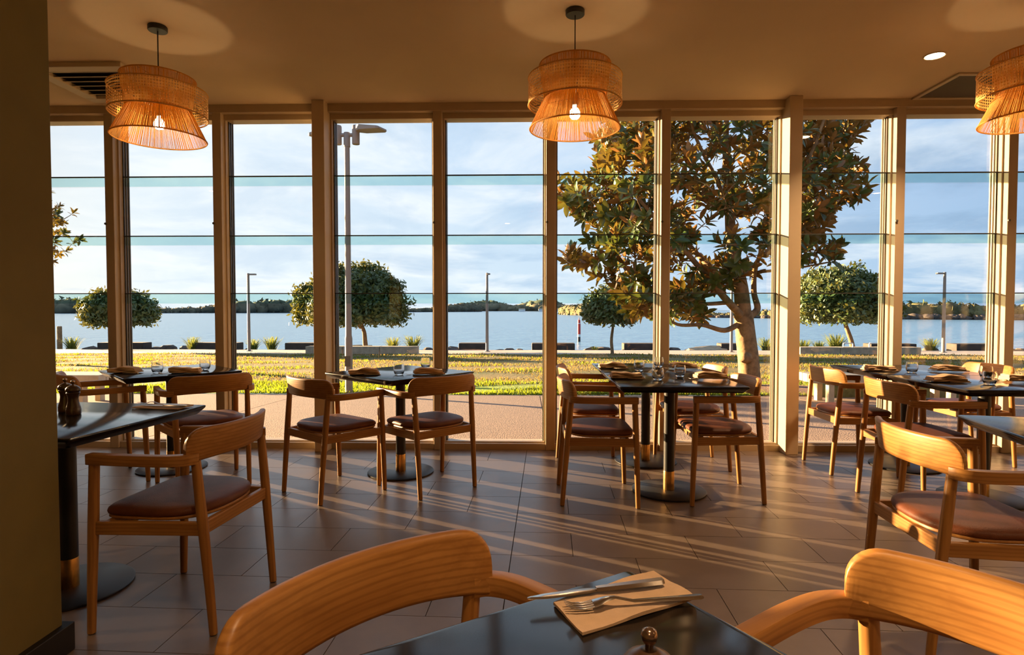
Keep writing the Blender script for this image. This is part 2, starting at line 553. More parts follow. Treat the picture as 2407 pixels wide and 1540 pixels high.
struct(MB().box(XL, XR, YB, WY + 0.06, CEIL, CEIL + 0.15).build('ceiling', 'ceiling', smooth=False))
struct(MB().box(XL, XR, YB - 0.15, YB, -0.1, CEIL + 0.1).build('wall_back', 'backwall', smooth=False))
struct(MB().box(XR, XR + 0.15, YB - 0.15, 5.25, -0.1, CEIL + 0.1).build('wall_right', 'backwall', smooth=False))
struct(MB().box(XL - 0.15, XL, YB - 0.15, 5.25, -0.1, CEIL + 0.1).build('wall_far_left', 'backwall', smooth=False))
# olive partition that fills the left edge of the picture
struct(MB().box(-1.92, -1.62, YB, 2.005, 0.0, CEIL).build('wall_left', 'olive', smooth=False, bevel=0.004))
struct(MB().box(-1.945, -1.595, YB, 2.03, 0.0, 0.10).build('baseboard_left', 'blackboard', smooth=False, bevel=0.003))

# ------------------------------------------------------------------ window wall
struct(MB().box(XL, XR, WY - 0.005, 5.24, 2.862, CEIL + 0.1).box(XL, XR, WY + 0.05, 5.20, 2.815, 2.865).build('trim_1', 'frame', smooth=False, bevel=0.004))
struct(MB().box(XL, XR, WY + 0.02, 5.22, -0.06, 0.052).box(XL, XR, WY + 0.06, 5.2, 0.05, 0.062).build('trim_2', 'frame', smooth=False, bevel=0.004))

mull = [-8.15, -7.25, -6.35, -5.45, -4.75, -3.57, -2.635, -1.733, -0.755, 0.196, 1.155, 2.18, 3.08, 3.99, 4.92, 5.82, 6.75]  # leftmost posts are out of view, placed to shape the sun streaks
cols = {-5.45, -1.733, 2.18, 6.75}
trim_n = 3
for x in mull:
    r_ = empty('trim_%d' % trim_n, (x, WY, 0)); struct(r_); trim_n += 1
    if x in cols:
        MB().box(-0.052, 0.052, -0.10, 0.10, 0.0, CEIL).build('post', 'column', r_, smooth=False, bevel=0.004)
        hw = 0.052
    else:
        MB().box(-0.038, 0.038, 0.0, 0.11, 0.0, 2.87).build('post', 'frame', r_, smooth=False, bevel=0.004)
        hw = 0.038
    for s in (-1, 1):
        MB().box(*(sorted((s * (hw - 0.012), s * (hw + 0.014)))), 0.055, 0.185, 0.05, 2.83).build('jamb', 'frame', r_, smooth=False, bevel=0.002)
        ch = MB()
        for k in range(3):
            y0 = 0.098 + k * 0.032
            ch.box(*(sorted((s * (hw + 0.012), s * (hw + 0.024)))), y0, y0 + 0.012, 0.06, 2.82)
        ch.build('louvre_channel', 'channel', r_, smooth=False)
    if x not in cols:
        lt = MB().lathe([(0.0, -0.014), (0.010, -0.012), (0.011, -0.003), (0.006, 0.0), (0.005, 0.012)], 10).build('latch', 'channel', r_)
        lt.location = (-0.03, -0.002, 1.93); lt.rotation_euler = (R(-90), 0, 0)

edges = mull
levels = [(0.055, 1.335), (1.245, 1.835), (1.752, 2.348), (2.262, 2.822)]
for i in range(len(edges) - 1):
    x0 = edges[i] + (0.066 if edges[i] in cols else 0.052) - 0.01
    x1 = edges[i + 1] - (0.066 if edges[i + 1] in cols else 0.052) + 0.01
    wr = empty('window_%d' % (i + 1), ((x0 + x1) / 2, GY, 0)); struct(wr)
    h = (x1 - x0) / 2
    for k, (z0, z1) in enumerate(levels):
        y = -0.022 + 0.018 * (k % 2)
        MB().box(-h, h, y, y + 0.006, z0, z1).build('pane', 'pane', wr, smooth=False)
    for k, (z0, z1) in enumerate([(1.250, 1.332), (1.757, 1.832), (2.267, 2.345)]):
        MB().box(-h, h, -0.012, -0.008, z0, z1).build('overlap_strip', 'teal', wr, smooth=False)
        MB().box(-h, h, -0.024, -0.004, z1, z1 + 0.008).build('glazing_bead', 'rail', wr, smooth=False)

# ================================================================== CEILING FITTINGS
def pendant(loc, label, power=True):
    t = empty('rattan_pendant', (loc[0], loc[1], CEIL)); tag(t, label, 'pendant lamp', 'rattan pendants over the tables')
    MB().lathe([(0.052, 0.0), (0.055, -0.004), (0.055, -0.026), (0.052, -0.030)], 28).build('ceiling_rose', 'blackmetal', t)
    MB().tube([(0, 0, -0.028), (0, 0, -0.20), (0.001, 0, -0.45)], 0.0035, 6).build('cord', 'blackmetal', t)
    z = lambda a: a - 2.93
    rs = random.Random(int(loc[0] * 100))
    def strings(r0, z0, r1, z1, n):
        mb = MB()
        for k in range(n):
            a = 2 * math.pi * (k + rs.uniform(-0.22, 0.22)) / n
            d = rs.uniform(-0.0015, 0.0015)
            wv = 2 * math.pi / n * 0.49 * rs.uniform(0.76, 1.0) * (0.88 + 0.12 * math.sin(k * 0.19) * math.sin(k * 0.071))
            pts = []
            for (r, zz) in ((r0 + d, z0), (r1 + d, z1)):
                w2 = wv * (r0 + r1) / 2
                c, s = math.cos(a), math.sin(a)
                pts.append([(c * (r + u) - s * v, s * (r + u) + c * v, zz) for u, v in ((-0.0016, 0), (0, w2), (0.0016, 0), (0, -w2))])
            mb.rings(pts, False)
        return mb
    up = strings(0.205, z(2.614), 0.178, z(2.425), 210).build('upper_shade', 'rope', t, smooth=False); up['kind'] = 'stuff'
    lo = strings(0.180, z(2.420), 0.262, z(2.250), 250).build('lower_shade', 'rope', t, smooth=False); lo['kind'] = 'stuff'
    MB().torus(0.205, 0.0045, z(2.614)).torus(0.178, 0.0035, z(2.425)).build('upper_ring', 'rope', up)
    MB().torus(0.262, 0.0045, z(2.250)).torus(0.180, 0.0035, z(2.420)).build('lower_ring', 'rope', lo)
    # cane band with octagonal holes
    nu, nv, r = 112, 9, 0.270
    z0, z1 = z(2.388), z(2.541)
    cw, chh = 2 * math.pi / nu, (z1 - z0) / nv
    vs = []; fs = []
    idx = {}
    def vert(iu, iv):   # half-cell lattice
        iu %= 2 * nu
        if (iu, iv) not in idx:
            a = iu * cw / 2; idx[(iu, iv)] = len(vs)
            vs.append((r * math.cos(a), r * math.sin(a), z0 + iv * chh / 2))
        return idx[(iu, iv)]
    for i in range(nu):
        for j in range(nv):
            cu, cv = 2 * i + 1, 2 * j + 1
            outer = [vert(cu + a, cv + b) for a, b in ((-1,-1),(0,-1),(1,-1),(1,0),(1,1),(0,1),(-1,1),(-1,0))]
            inner = []
            for k in range(8):
                an = math.radians(-135 + 45 * k)
                a = (cu + 0.70 * math.cos(an)) * cw / 2
                inner.append(len(vs)); vs.append((r * math.cos(a), r * math.sin(a), z0 + (cv + 0.70 * math.sin(an)) * chh / 2))
            for k in range(8):
                fs.append((outer[k], outer[(k + 1) % 8], inner[(k + 1) % 8], inner[k]))
    mb = MB(); mb.add(vs, fs)
    cb = mb.build('cane_band', 'cane', t); cb['kind'] = 'stuff'
    MB().torus(0.270, 0.0045, z0).torus(0.270, 0.0045, z1).build('band_rim', 'cane', cb)
    sp = MB()
    for k in range(3):
        a = k * 2 * math.pi / 3 + 0.5
        for rr, zz in ((0.205, z(2.612)), (0.270, z(2.43))):
            sp.tube([(0.0, 0.0, zz), (rr * math.cos(a), rr * math.sin(a), zz)], 0.002, 5)
    sp.tube([(0, 0, z(2.615)), (0, 0, z(2.42))], 0.003, 6).build('wire_frame', 'blackmetal', t)
    lh = MB().lathe([(0.012, z(2.46)), (0.022, z(2.455)), (0.022, z(2.39)), (0.018, z(2.385))], 16).build('lamp_holder', 'blackmetal', t)
    MB().lathe([(0.011, z(2.387)), (0.014, z(2.372)), (0.026, z(2.356)), (0.031, z(2.338)), (0.029, z(2.322)), (0.020, z(2.309)), (0.003, z(2.304))], 20).build('bulb', 'bulb', lh)
    return t
pendant((0.276, 3.51), 'two-tier rattan pendant hanging in front of the magnolia tree, bulb lit')
pendant((-2.262, 3.642), 'two-tier rattan pendant hanging beside the slotted ceiling vent, bulb lit')
pendant((2.83, 3.42), 'two-tier rattan pendant cut off by the picture edge, near the round downlight')

def downlight(x, y, label, power=22.0):
    t = empty('recessed_downlight', (x, y, CEIL)); tag(t, label, 'downlight', 'round recessed ceiling downlights')
    MB().torus(0.062, 0.006, -0.001, 36, 8).build('trim_ring', 'vent', t)
    MB().lathe([(0.0, -0.002), (0.056, -0.002), (0.056, -0.001), (0.0, -0.001)], 32, cap=False).build('lens', 'downlight', t)
    ld = bpy.data.lights.new('downlight_beam', 'AREA'); ld.shape = 'DISK'; ld.size = 0.11; ld.energy = power; ld.color = (1.0, 0.62, 0.32); ld.spread = R(115)
    lo = bpy.data.objects.new('downlight_beam', ld); COL.objects.link(lo); lo.parent = t; lo.location = (0, 0, -0.006)
downlight(2.777, 4.189, 'bright round recessed downlight in the ceiling near the cut-off pendant')
downlight(0.15, 0.40, 'round recessed ceiling downlight straight above the table in front of us', 9.0)
for x, y in ((2.9, -0.2), (-0.4, -1.8), (-4.6, 1.6), (5.2, 1.2), (-0.4, -3.6), (3.4, -3.6)):
    downlight(x, y, 'round recessed ceiling downlight behind the viewer, out of the picture')

t = empty('ceiling_vent', (-3.20, 4.50, CEIL)); tag(t, 'white slotted air-conditioning vent in the ceiling behind the pendant', 'vent')
MB().box(-0.36, 0.36, -0.36, -0.27, -0.035, 0.0).box(-0.36, 0.36, 0.27, 0.36, -0.035, 0.0).box(-0.36, -0.27, -0.27, 0.27, -0.035, 0.0).box(0.27, 0.36, -0.27, 0.27, -0.035, 0.0).build('frame', 'vent', t, smooth=False, bevel=0.004)
MB().box(-0.27, 0.27, -0.27, 0.27, -0.006, 0.0).build('plenum', 'ventdark', t, smooth=False)
for k in range(6):
    mb = MB(); y0 = -0.255 + k * 0.088
    mb.add([(-0.27, y0, -0.030), (0.27, y0, -0.030), (0.27, y0 + 0.055, -0.012), (-0.27, y0 + 0.055, -0.012), (-0.27, y0, -0.026), (0.27, y0, -0.026), (0.27, y0 + 0.055, -0.008), (-0.27, y0 + 0.055, -0.008)],
           [(0,1,2,3),(7,6,5,4),(0,4,5,1),(1,5,6,2),(2,6,7,3),(3,7,4,0)])
    mb.build('slat', 'vent', t, smooth=False, fix=True)

t = empty('return_air_grille', (3.55, 4.76, CEIL)); tag(t, 'square ceiling grille of dark mesh in a pale frame near the downlight', 'grille')
MB().box(-0.40, 0.40, -0.27, -0.235, -0.014, 0.0).box(-0.40, 0.40, 0.235, 0.27, -0.014, 0.0).box(-0.40, -0.365, -0.235, 0.235, -0.014, 0.0).box(0.365, 0.40, -0.235, 0.235, -0.014, 0.0).build('frame', 'vent', t, smooth=False, bevel=0.003)
MB().box(-0.365, 0.365, -0.235, 0.235, -0.006, 0.0).build('mesh_panel', 'meshgrille', t, smooth=False)

# ================================================================== CHAIR
def rrect(w, h, r=0.006, n=3):
    pts = []
    for cx, cy, a0 in ((w/2 - r, h/2 - r, 0), (-w/2 + r, h/2 - r, 90), (-w/2 + r, -h/2 + r, 180), (w/2 - r, -h/2 + r, 270)):
        for k in range(n + 1):
            a = R(a0 + 90 * k / n); pts.append((cx + r * math.cos(a), cy + r * math.sin(a)))
    return pts

def sweep(path, secs, up=Vector((0, 0, 1))):
    P = [Vector(p) for p in path]; rings = []
    for i, p in enumerate(P):
        t = (P[min(i + 1, len(P) - 1)] - P[max(i - 1, 0)]).normalized()
        s = t.cross(up).normalized(); u = s.cross(t).normalized()
        sec = secs[i] if isinstance(secs[0], list) else secs
        rings.append([p + s * a + u * b for a, b in sec])
    return rings

def catmull(P, n=6):
    P = [Vector(p) for p in P]; out = []
    for i in range(len(P) - 1):
        a, b, c, d = P[max(i - 1, 0)], P[i], P[i + 1], P[min(i + 2, len(P) - 1)]
        for k in range(n):
            t = k / n
            out.append(0.5 * ((2*b) + (c - a)*t + (2*a - 5*b + 4*c - d)*t*t + (3*b - a - 3*c + d)*t**3))
    out.append(P[-1]); return out

def make_chair():
    t = empty('dining_armchair')
    tag(t, 'oak armchair', 'chair', 'oak dining armchairs with brown leather seats')
    # legs
    for s in (-1, 1):
        P = [(s*0.258, 0.228, 0.004), (s*0.257, 0.224, 0.15), (s*0.255, 0.214, 0.42), (s*0.254, 0.206, 0.645)]
        lg = MB().tube(P, [0.0145, 0.0165, 0.019, 0.018], 12).build('leg', 'wood_z', t)
        MB().lathe([(0.011, -0.0005), (0.0125, 0.0005), (0.0125, 0.004)], 10, (s*0.258, 0.228, 0.0)).build('foot_glide', 'blackmetal', lg)
        P = [(s*0.215, -0.225, 0.004), (s*0.216, -0.212, 0.18), (s*0.220, -0.192, 0.42), (s*0.224, -0.172, 0.648)]
        lg = MB().tube(P, [0.0145, 0.0165, 0.019, 0.017], 12).build('leg', 'wood_z', t)
        MB().lathe([(0.011, -0.0005), (0.0125, 0.0005), (0.0125, 0.004)], 10, (s*0.215, -0.225, 0.0)).build('foot_glide', 'blackmetal', lg)
    # armrests
    for s in (-1, 1):
        pts = catmull([(s*0.222, -0.172, 0.657), (s*0.252, -0.155, 0.657), (s*0.274, -0.105, 0.657), (s*0.277, -0.02, 0.656), (s*0.268, 0.10, 0.654), (s*0.256, 0.224, 0.652)], 5)
        MB().rings(sweep(pts, rrect(0.036, 0.040, 0.004, 2))).build('armrest', 'wood_y', t, fix=True)
    # curved backrest
    Rr, half = 0.454, math.asin(0.252 / 0.454)
    L = Rr * half; rings = []; nseg = 36
    ts = [math.sin(math.pi / 2 * (-1 + 2 * i / nseg)) for i in range(nseg + 1)]
    for tt in ts:
        a = tt * half; d = (1 - abs(tt)) * L; rr = 0.062
        zt = 0.768 - (rr - math.sqrt(max(0, rr * rr - (rr - d) ** 2)) if d < rr else 0)
        zb = 0.650 - 0.012 * abs(tt) ** 3
        cx, cy = Rr * math.sin(a), -0.222 + Rr - Rr * math.cos(a)
        nx, ny = math.sin(a), -math.cos(a)
        h = zt - zb
        sec = rrect(0.026, h, 0.0105, 3)
        ring = []
        for p, q in sec:
            lean = 0.13 * (q + h / 2)
            ring.append((cx + nx * (p + lean), cy + ny * (p + lean), (zt + zb) / 2 + q))
        rings.append(ring)
    MB().rings(rings).build('backrest', 'wood_x', t, fix=True, angle=50)
    # seat
    out = []
    for k in range(48):
        a = 2 * math.pi * k / 48
        c, s = math.cos(a), math.sin(a)
        if s >= 0:
            p_ = 7.0; x = 0.232 * math.copysign(abs(c) ** (2/p_), c); y = 0.01 + 0.205 * abs(s) ** (2/p_)
        else:
            p_ = 2.5; x = 0.232 * math.copysign(abs(c) ** (2/p_), c); y = 0.01 - 0.205 * abs(s) ** (2/p_)
        out.append((x, y))
    def ring(scale, z, dz=0):
        return [(x * scale, (y - 0.01) * scale + 0.01, z + dz) for x, y in out]
    MB().rings([ring(0.97, 0.4325), ring(0.998, 0.438), ring(1.005, 0.446), ring(0.992, 0.455), ring(0.95, 0.4625), ring(0.85, 0.4675), ring(0.6, 0.470), ring(0.25, 0.471)]).build('seat_cushion', 'leather', t, angle=80)
    MB().rings([ring(0.965, 0.4205), ring(0.985, 0.424), ring(0.985, 0.430), ring(0.975, 0.4335)]).build('seat_board', 'wood_x', t)
    # rails
    def rail(p, q, z0, z1, th_, mat):
        p, q = Vector((*p, 0)), Vector((*q, 0)); d = (q - p).normalized(); n = Vector((-d.y, d.x, 0)) * th_ / 2
        vs = [p - n, q - n, q + n, p + n]
        MB().add([(v.x, v.y, z0) for v in vs] + [(v.x, v.y, z1) for v in vs], [(0,3,2,1),(4,5,6,7),(0,1,5,4),(1,2,6,5),(2,3,7,6),(3,0,4,7)]).build('rail', mat, t, smooth=False, bevel=0.003)
    for s in (-1, 1):
        rail((s*0.254, 0.210), (s*0.221, -0.190), 0.372, 0.421, 0.022, 'wood_y')
    rail((-0.245, 0.165), (0.245, 0.165), 0.372, 0.421, 0.022, 'wood_x')
    rail((-0.215, -0.190), (0.215, -0.190), 0.372, 0.421, 0.022, 'wood_x')
    return t

chair0 = make_chair()
chairs = [
    # x, y, rotz(deg), label
    (-2.985, 4.07, -44, 'oak armchair behind the pepper mills, its back partly hidden by the olive wall'),
    (-2.215, 4.03, 42, 'oak armchair, its back to us, at the sunlit table behind the big armchair'),
    (-1.360, 2.365, 85, 'large oak armchair facing the olive wall at the table with the pepper mills'),
    (-2.36, 2.40, -92, 'oak armchair mostly hidden by the olive wall, under the pepper mill table'),
    (-1.290, 3.885, -38.6, 'oak armchair in front of the cream column, at the small square table for two'),
    (-0.664, 4.007, 42.4, 'oak armchair, its back to us, right of the post of the cornerwise table'),
    (0.440, 3.825, -90, 'nearer armchair of the pair on the left of the four-seat table'),
    (0.470, 4.57, -90, 'oak armchair next to the window, behind its twin left of the four-seat table'),
    (1.233, 3.878, 90, 'oak armchair on the magnolia side of the four-seat table, nearer us'),
    (1.275, 4.62, 90, 'oak armchair by the window on the magnolia side of the four-seat table'),
    (2.425, 4.545, -90, 'oak armchair beside the cream column at the long joined tables, closest to the glass'),
    (2.390, 3.71, -90, 'middle one of the three armchairs in a line beside the cream column'),
    (3.47, 4.79, 90, 'oak armchair on the far side of the long joined tables, by the last window post'),
    (1.600, 2.22, -93, 'sunlit oak armchair with a big brown seat facing the cut-off table'),
    (-0.130, 0.872, -132, 'dark orange armchair back closest to us, left of the knife and fork'),
    (0.590, 0.800, 121.5, 'armchair back closest to us, its curved arm reaching the black table from the right'),
    (3.44, 3.95, 91, 'oak armchair across the long joined tables, only an edge in the picture'),
]
for i, (x, y, rz, lab) in enumerate(chairs):
    c = chair0 if i == 0 else copy_tree(chair0)
    c.location = (x, y, 0); c.rotation_euler = (0, 0, R(rz)); c['label'] = lab

# ================================================================== TABLES
def make_table():
    t = empty('dining_table'); tag(t, 'table', 'table', 'black pedestal tables')
    h = 0.385
    def sq(a, z, r=0.012): return [(x, y, z) for x, y in rrect(2 * a, 2 * a, r, 3)]
    MB().rings([sq(h - 0.028, 0.700), sq(h - 0.024, 0.703), sq(h - 0.003, 0.727), sq(h, 0.734), sq(h - 0.001, 0.7385), sq(h - 0.004, 0.740)]).build('table_top', 'laminate', t, angle=25)
    MB().box(-0.17, 0.17, -0.03, 0.03, 0.688, 0.701).box(-0.03, 0.03, -0.17, 0.17, 0.687, 0.7005).build('support_cross', 'blackmetal', t, smooth=False)
    MB().lathe([(0.035, 0.135), (0.035, 0.69)], 24).build('post', 'blackmetal', t)
    MB().lathe([(0.036, 0.012), (0.0362, 0.014), (0.0362, 0.134), (0.0355, 0.136)], 24).build('brass_sleeve', 'brass', t)
    MB().lathe([(0.234, 0.001), (0.240, 0.004), (0.240, 0.009), (0.236, 0.012), (0.04, 0.0125)], 56).build('base_plate', 'blackmetal', t)
    return t
table0 = make_table()
TABLES = [
    (-2.68, 4.40, 46, 'square black table by the window behind the olive wall, one edge glowing in the sun'),
    (-1.965, 2.475, -6, 'black table with the two pepper mills, half hidden by the olive wall'),
    (-0.930, 4.335, 51, 'square black table for two turned cornerwise between the cream posts'),
    (0.935, 3.925, 0, 'near half of the joined black table for four, in front of the magnolia'),
    (0.935, 4.700, 0, 'window half of the joined black table for four, in front of the magnolia'),
    (2.890, 3.825, 0.6, 'near half of the long joined black tables right of the cream column'),
    (2.890, 4.602, 0.6, 'window half of the long joined black tables right of the cream column'),
    (2.180, 2.185, -11, 'black table cut off by the picture edge, facing the sunlit armchair'),
    (0.072, 0.512, 33.5, 'black table right in front of us with steel knife, fork and pepper mill'),
]
for i, (x, y, rz, lab) in enumerate(TABLES):
    c = table0 if i == 0 else copy_tree(table0)
    c.location = (x, y, 0); c.rotation_euler = (0, 0, R(rz)); c['label'] = lab
    gname = {3: 'joined tables', 4: 'joined tables'}.get(i)

# ------------------------------------------------------------------ tumblers
def tumbler_mesh():
    outer = [(0.018, 0.0), (0.024, 0.001), (0.030, 0.008), (0.037, 0.025), (0.039, 0.042), (0.037, 0.060), (0.033, 0.080)]
    inner = [(0.0318, 0.080), (0.0355, 0.060), (0.0373, 0.042), (0.0350, 0.026), (0.027, 0.013), (0.010, 0.010)]
    return MB().lathe(outer + inner, 28).mesh('water_glass', True, 60)
tm = tumbler_mesh(); tm.materials.append(M['glass'])
def tumbler(x, y, label):
    o = bpy.data.objects.new('water_glass', tm); COL.objects.link(o); o.location = (x, y, 0.7402)
    tag(o, label, 'glass', 'clear tumblers on the tables')
for x, y, lab in [
    (-2.655, 4.20, 'clear tumbler between the two napkins on the sunlit table behind the olive wall'),
    (-2.445, 4.45, 'clear tumbler near the window post on the sunlit table behind the olive wall'),
    (-0.895, 4.13, 'clear tumbler between the two napkins on the small cornerwise table'),
    (-0.795, 4.63, 'clear tumbler half hidden by a napkin at the back of the small cornerwise table'),
    (0.834, 4.45, 'clear tumbler left of the others on the four-seat table'),
    (1.047, 4.76, 'clear tumbler closest to the window on the four-seat table'),
    (0.848, 3.88, 'clear tumbler closest to us on the four-seat table'),
    (1.042, 4.08, 'clear tumbler beside the near napkin towards the magnolia on the four-seat table'),
    (2.776, 4.36, 'tall-looking clear tumbler standing alone in front of the pale post on the long tables'),
    (3.060, 4.04, 'clear tumbler behind the other one of the pair on the long tables'),
    (2.825, 3.70, 'clear tumbler in front of the other one of the pair on the long tables')]:
    tumbler(x, y, lab)

# ------------------------------------------------------------------ cutlery
def strip(prof, thick, zf):
    """flat strip along +y: prof = [(y, halfwidth)], zf(y) gives height"""
    rings = []
    for y, hw in prof:
        z = zf(y)
        rings.append([(-hw, y, z), (-hw * 0.6, y, z + thick), (hw * 0.6, y, z + thick), (hw, y, z), (hw * 0.6, y, z - thick * 0.3), (-hw * 0.6, y, z - thick * 0.3)])
    return MB().rings(rings)
def make_knife():
    t = empty('table_knife'); tag(t, 'knife', 'knife', 'steel table knives')
    strip([(-0.118, 0.007), (-0.112, 0.0098), (-0.06, 0.0085), (-0.004, 0.0062), (0.0, 0.005)], 0.0052, lambda y: 0.004).build('handle', 'steel', t, angle=50)
    strip([(-0.001, 0.0055), (0.012, 0.0092), (0.05, 0.0100), (0.085, 0.0090), (0.108, 0.0055), (0.114, 0.0015)], 0.0012, lambda y: 0.0045).build('blade', 'steel', t, angle=50)
    return t
def make_fork():
    t = empty('table_fork'); tag(t, 'fork', 'fork', 'steel table forks')
    zf = lambda y: 0.0045 + 0.011 * math.exp(-((y - 0.035) / 0.022) ** 2) * 0.8 + 0.0
    strip([(-0.112, 0.006), (-0.106, 0.0095), (-0.05, 0.0065), (0.0, 0.0042), (0.03, 0.0040), (0.045, 0.0080), (0.055, 0.0118), (0.064, 0.0125)], 0.0022, zf).build('handle', 'steel', t, angle=50)
    for k in range(4):
        x = -0.0095 + k * 0.00633
        MB().tube([(x * 0.98, 0.061, zf(0.061)), (x, 0.078, 0.0035), (x * 0.97, 0.095, 0.0048), (x * 0.92, 0.108, 0.0105)], [0.0020, 0.0019, 0.0016, 0.0008], 6, flat=0.6).build('tine', 'steel', t)
    return t
knife0, fork0 = make_knife(), make_fork()
_used = {'k': False, 'f': False}
def put(kind, x, y, z, rz, label, tilt=0.0):
    src = knife0 if kind == 'k' else fork0
    o = src if not _used[kind] else copy_tree(src)
    _used[kind] = True
    o.location = (x, y, z); o.rotation_euler = (R(tilt), 0, R(rz)); o['label'] = label

# ------------------------------------------------------------------ folded napkins
def napkin_mesh(seed):
    rs = random.Random(seed); mb = MB()
    W, D = 0.205, 0.100
    nx, ny = 18, 6
    ph = rs.uniform(0, 6)
    def lift(u):   # sagging ends, thicker roll in the middle
        return 0.003 * math.sin(2.6 * u + ph) + 0.0012 * math.sin(7 * u + 2 * ph)
    for layer in range(3):
        sx = W * (1 - 0.03 * layer) / 2; sy = D * (1 - 0.10 * layer) / 2
        ox, oy = rs.uniform(-0.004, 0.004), -0.006 * layer
        z0 = 0.006 + layer * 0.0095; th_ = 0.0085
        rings = []
        for i in range(nx + 1):
            u = -1 + 2 * i / nx
            x = ox + sx * u
            sec = rrect(2 * sy * (1 - 0.05 * abs(math.sin(2.3 * u + ph + layer))), th_ * (1.15 - 0.25 * math.cos(4 * u + layer)), 0.0038, 3)
            rings.append([(x + 0.006 * math.sin(9 * p[0] / D + layer), oy + p[0] + 0.004 * math.sin(4 * u + layer * 2), max(0.0012, z0 + p[1] + lift(u) * (0.4 + 0.5 * layer) - 0.005 * u * u)) for p in sec])
        mb.rings(rings)
    me = mb.mesh('folded_napkin', True, 60); me.materials.append(M['napkin'])
    return me
nmesh = [napkin_mesh(s) for s in (1, 5, 9)]
def place(x, y, rz, k, phrase):
    o = bpy.data.objects.new('folded_napkin', nmesh[k % 3]); COL.objects.link(o)
    o.location = (x, y, 0.7465); o.rotation_euler = (0, 0, R(rz)); o.scale = (1, 1, 1.3)
    tag(o, 'folded tan cloth napkin ' + phrase, 'napkin', 'folded tan napkins at the place settings')
    c, s = math.cos(R(rz)), math.sin(R(rz))
    # knife and fork lie across under the napkin so that only their ends show
    put('k', x + s * 0.038, y - c * 0.038, 0.7402, rz + 84, 'steel knife under the napkin ' + phrase)
    put('f', x - c * 0.055 + s * 0.02, y - s * 0.055 - c * 0.02, 0.7402, rz + 97, 'steel fork under the napkin ' + phrase)
place(-2.885, 4.20, 2, 0, 'on the glowing edge of the sunlit table')
place(-2.450, 4.205, 12, 1, 'in front of the chair back at the sunlit table')
place(-1.140, 4.135, 8, 0, 'beside the column on the small cornerwise table')
place(-0.695, 4.180, 12, 2, 'above the chair back on the small cornerwise table')
place(0.660, 4.63, 0, 0, 'at the window end, chair-pair side, of the four-seat table')
place(0.655, 3.955, 0, 1, 'at the near end, chair-pair side, of the four-seat table')
place(1.215, 4.66, 4, 2, 'at the window end, magnolia side, of the four-seat table')
place(1.215, 3.965, 2, 2, 'at the near end, magnolia side, of the four-seat table')
place(2.615, 4.49, -3, 1, 'closest to the column on the long tables')
place(3.130, 4.50, -4, 2, 'at the back of the long tables')
place(2.640, 3.815, -4, 0, 'in front of the tumbler pair on the long tables')
place(3.140, 3.87, -2, 1, 'cut off by the picture edge on the long tables')

# flat napkin with knife and fork on the table in front of us
def flat_napkin(name, corners, z, label, th_=0.004):
    A, B, C_, D_ = [Vector(c) for c in corners]
    rings = []; n, m = 22, 12
    top = []; bot = []
    for i in range(n + 1):
        u = i / n
        for j in range(m + 1):
            v = j / m
            p = (A * (1 - u) + B * u) * (1 - v) + (D_ * (1 - u) + C_ * u) * v
            h = 0.0018 * math.sin(6 * u + 3 * v) + 0.0014 * math.sin(11 * v - 4 * u) + 0.001
            h = max(h, -0.0003)
            top.append((p.x, p.y, z + th_ + h)); bot.append((p.x, p.y, z + 0.0003 + max(0, h * 0.5)))
    mb = MB(); k = (n + 1) * (m + 1); fs = []
    for i in range(n):
        for j in range(m):
            a = i * (m + 1) + j
            fs.append((a, a + m + 1, a + m + 2, a + 1)); fs.append((k + a, k + a + 1, k + a + m + 2, k + a + m + 1))
    for i in range(n):
        a = i * (m + 1); b = a + m + 1
        fs.append((a, k + a, k + b, b)); fs.append((a + m, b + m, k + b + m, k + a + m))
    for j in range(m):
        fs.append((j, j + 1, k + j + 1, k + j)); a = n * (m + 1) + j
        fs.append((a, k + a, k + a + 1, a + 1))
    mb.add(top + bot, fs)
    o = mb.build(name, 'napkin', None, angle=60, fix=True)
    return tag(o, label, 'napkin')
flat_napkin('paper_napkin', [(0.041, 0.913), (0.078, 0.826), (0.266, 0.935), (0.221, 1.032)], 0.7402, 'flat tan napkin under the steel knife and fork on the table in front of us')
put('k', 0.110, 0.940, 0.7480, 106, 'steel knife with a gleaming blade lying across the flat napkin in front of us')
put('f', 0.163, 0.903, 0.7480, 100, 'steel fork with its tines over the corner of the flat napkin in front of us')

# ------------------------------------------------------------------ pepper mills
def make_mill():
    t = empty('pepper_mill'); tag(t, 'mill', 'pepper mill', 'dark turned wooden pepper mills')
    MB().lathe([(0.027, 0.0), (0.0285, 0.003), (0.0285, 0.024), (0.0265, 0.027), (0.0275, 0.031), (0.0255, 0.035), (0.0215, 0.052), (0.0195, 0.068), (0.0215, 0.082), (0.0255, 0.091), (0.0265, 0.095), (0.024, 0.098)], 28).build('body', 'millwood', t, angle=50)
    cap_ = MB().lathe([(0.022, 0.098), (0.0270, 0.101), (0.0285, 0.107), (0.0275, 0.114), (0.022, 0.121), (0.013, 0.126), (0.008, 0.129)], 28).build('cap', 'millwood', t, angle=50)
    MB().lathe([(0.0042, 0.127), (0.0042, 0.134), (0.0070, 0.1375), (0.0082, 0.142), (0.0070, 0.1475), (0.0030, 0.150)], 18).build('knob', 'millknob', cap_, angle=60)
    return t
mill0 = make_mill()
for i, (x, y, z, lab) in enumerate([(-1.985, 2.545, 0.7402, 'dark wooden pepper mill in front of its twin by the olive wall'),
                                    (-2.075, 2.615, 0.7402, 'dark wooden pepper mill behind its twin by the olive wall'),
                                    (0.119, 0.573, 0.7402, 'dark pepper mill with a polished round knob at the bottom of the picture')]):
    c = mill0 if i == 0 else copy_tree(mill0)
    c.location = (x, y, z); c['label'] = lab
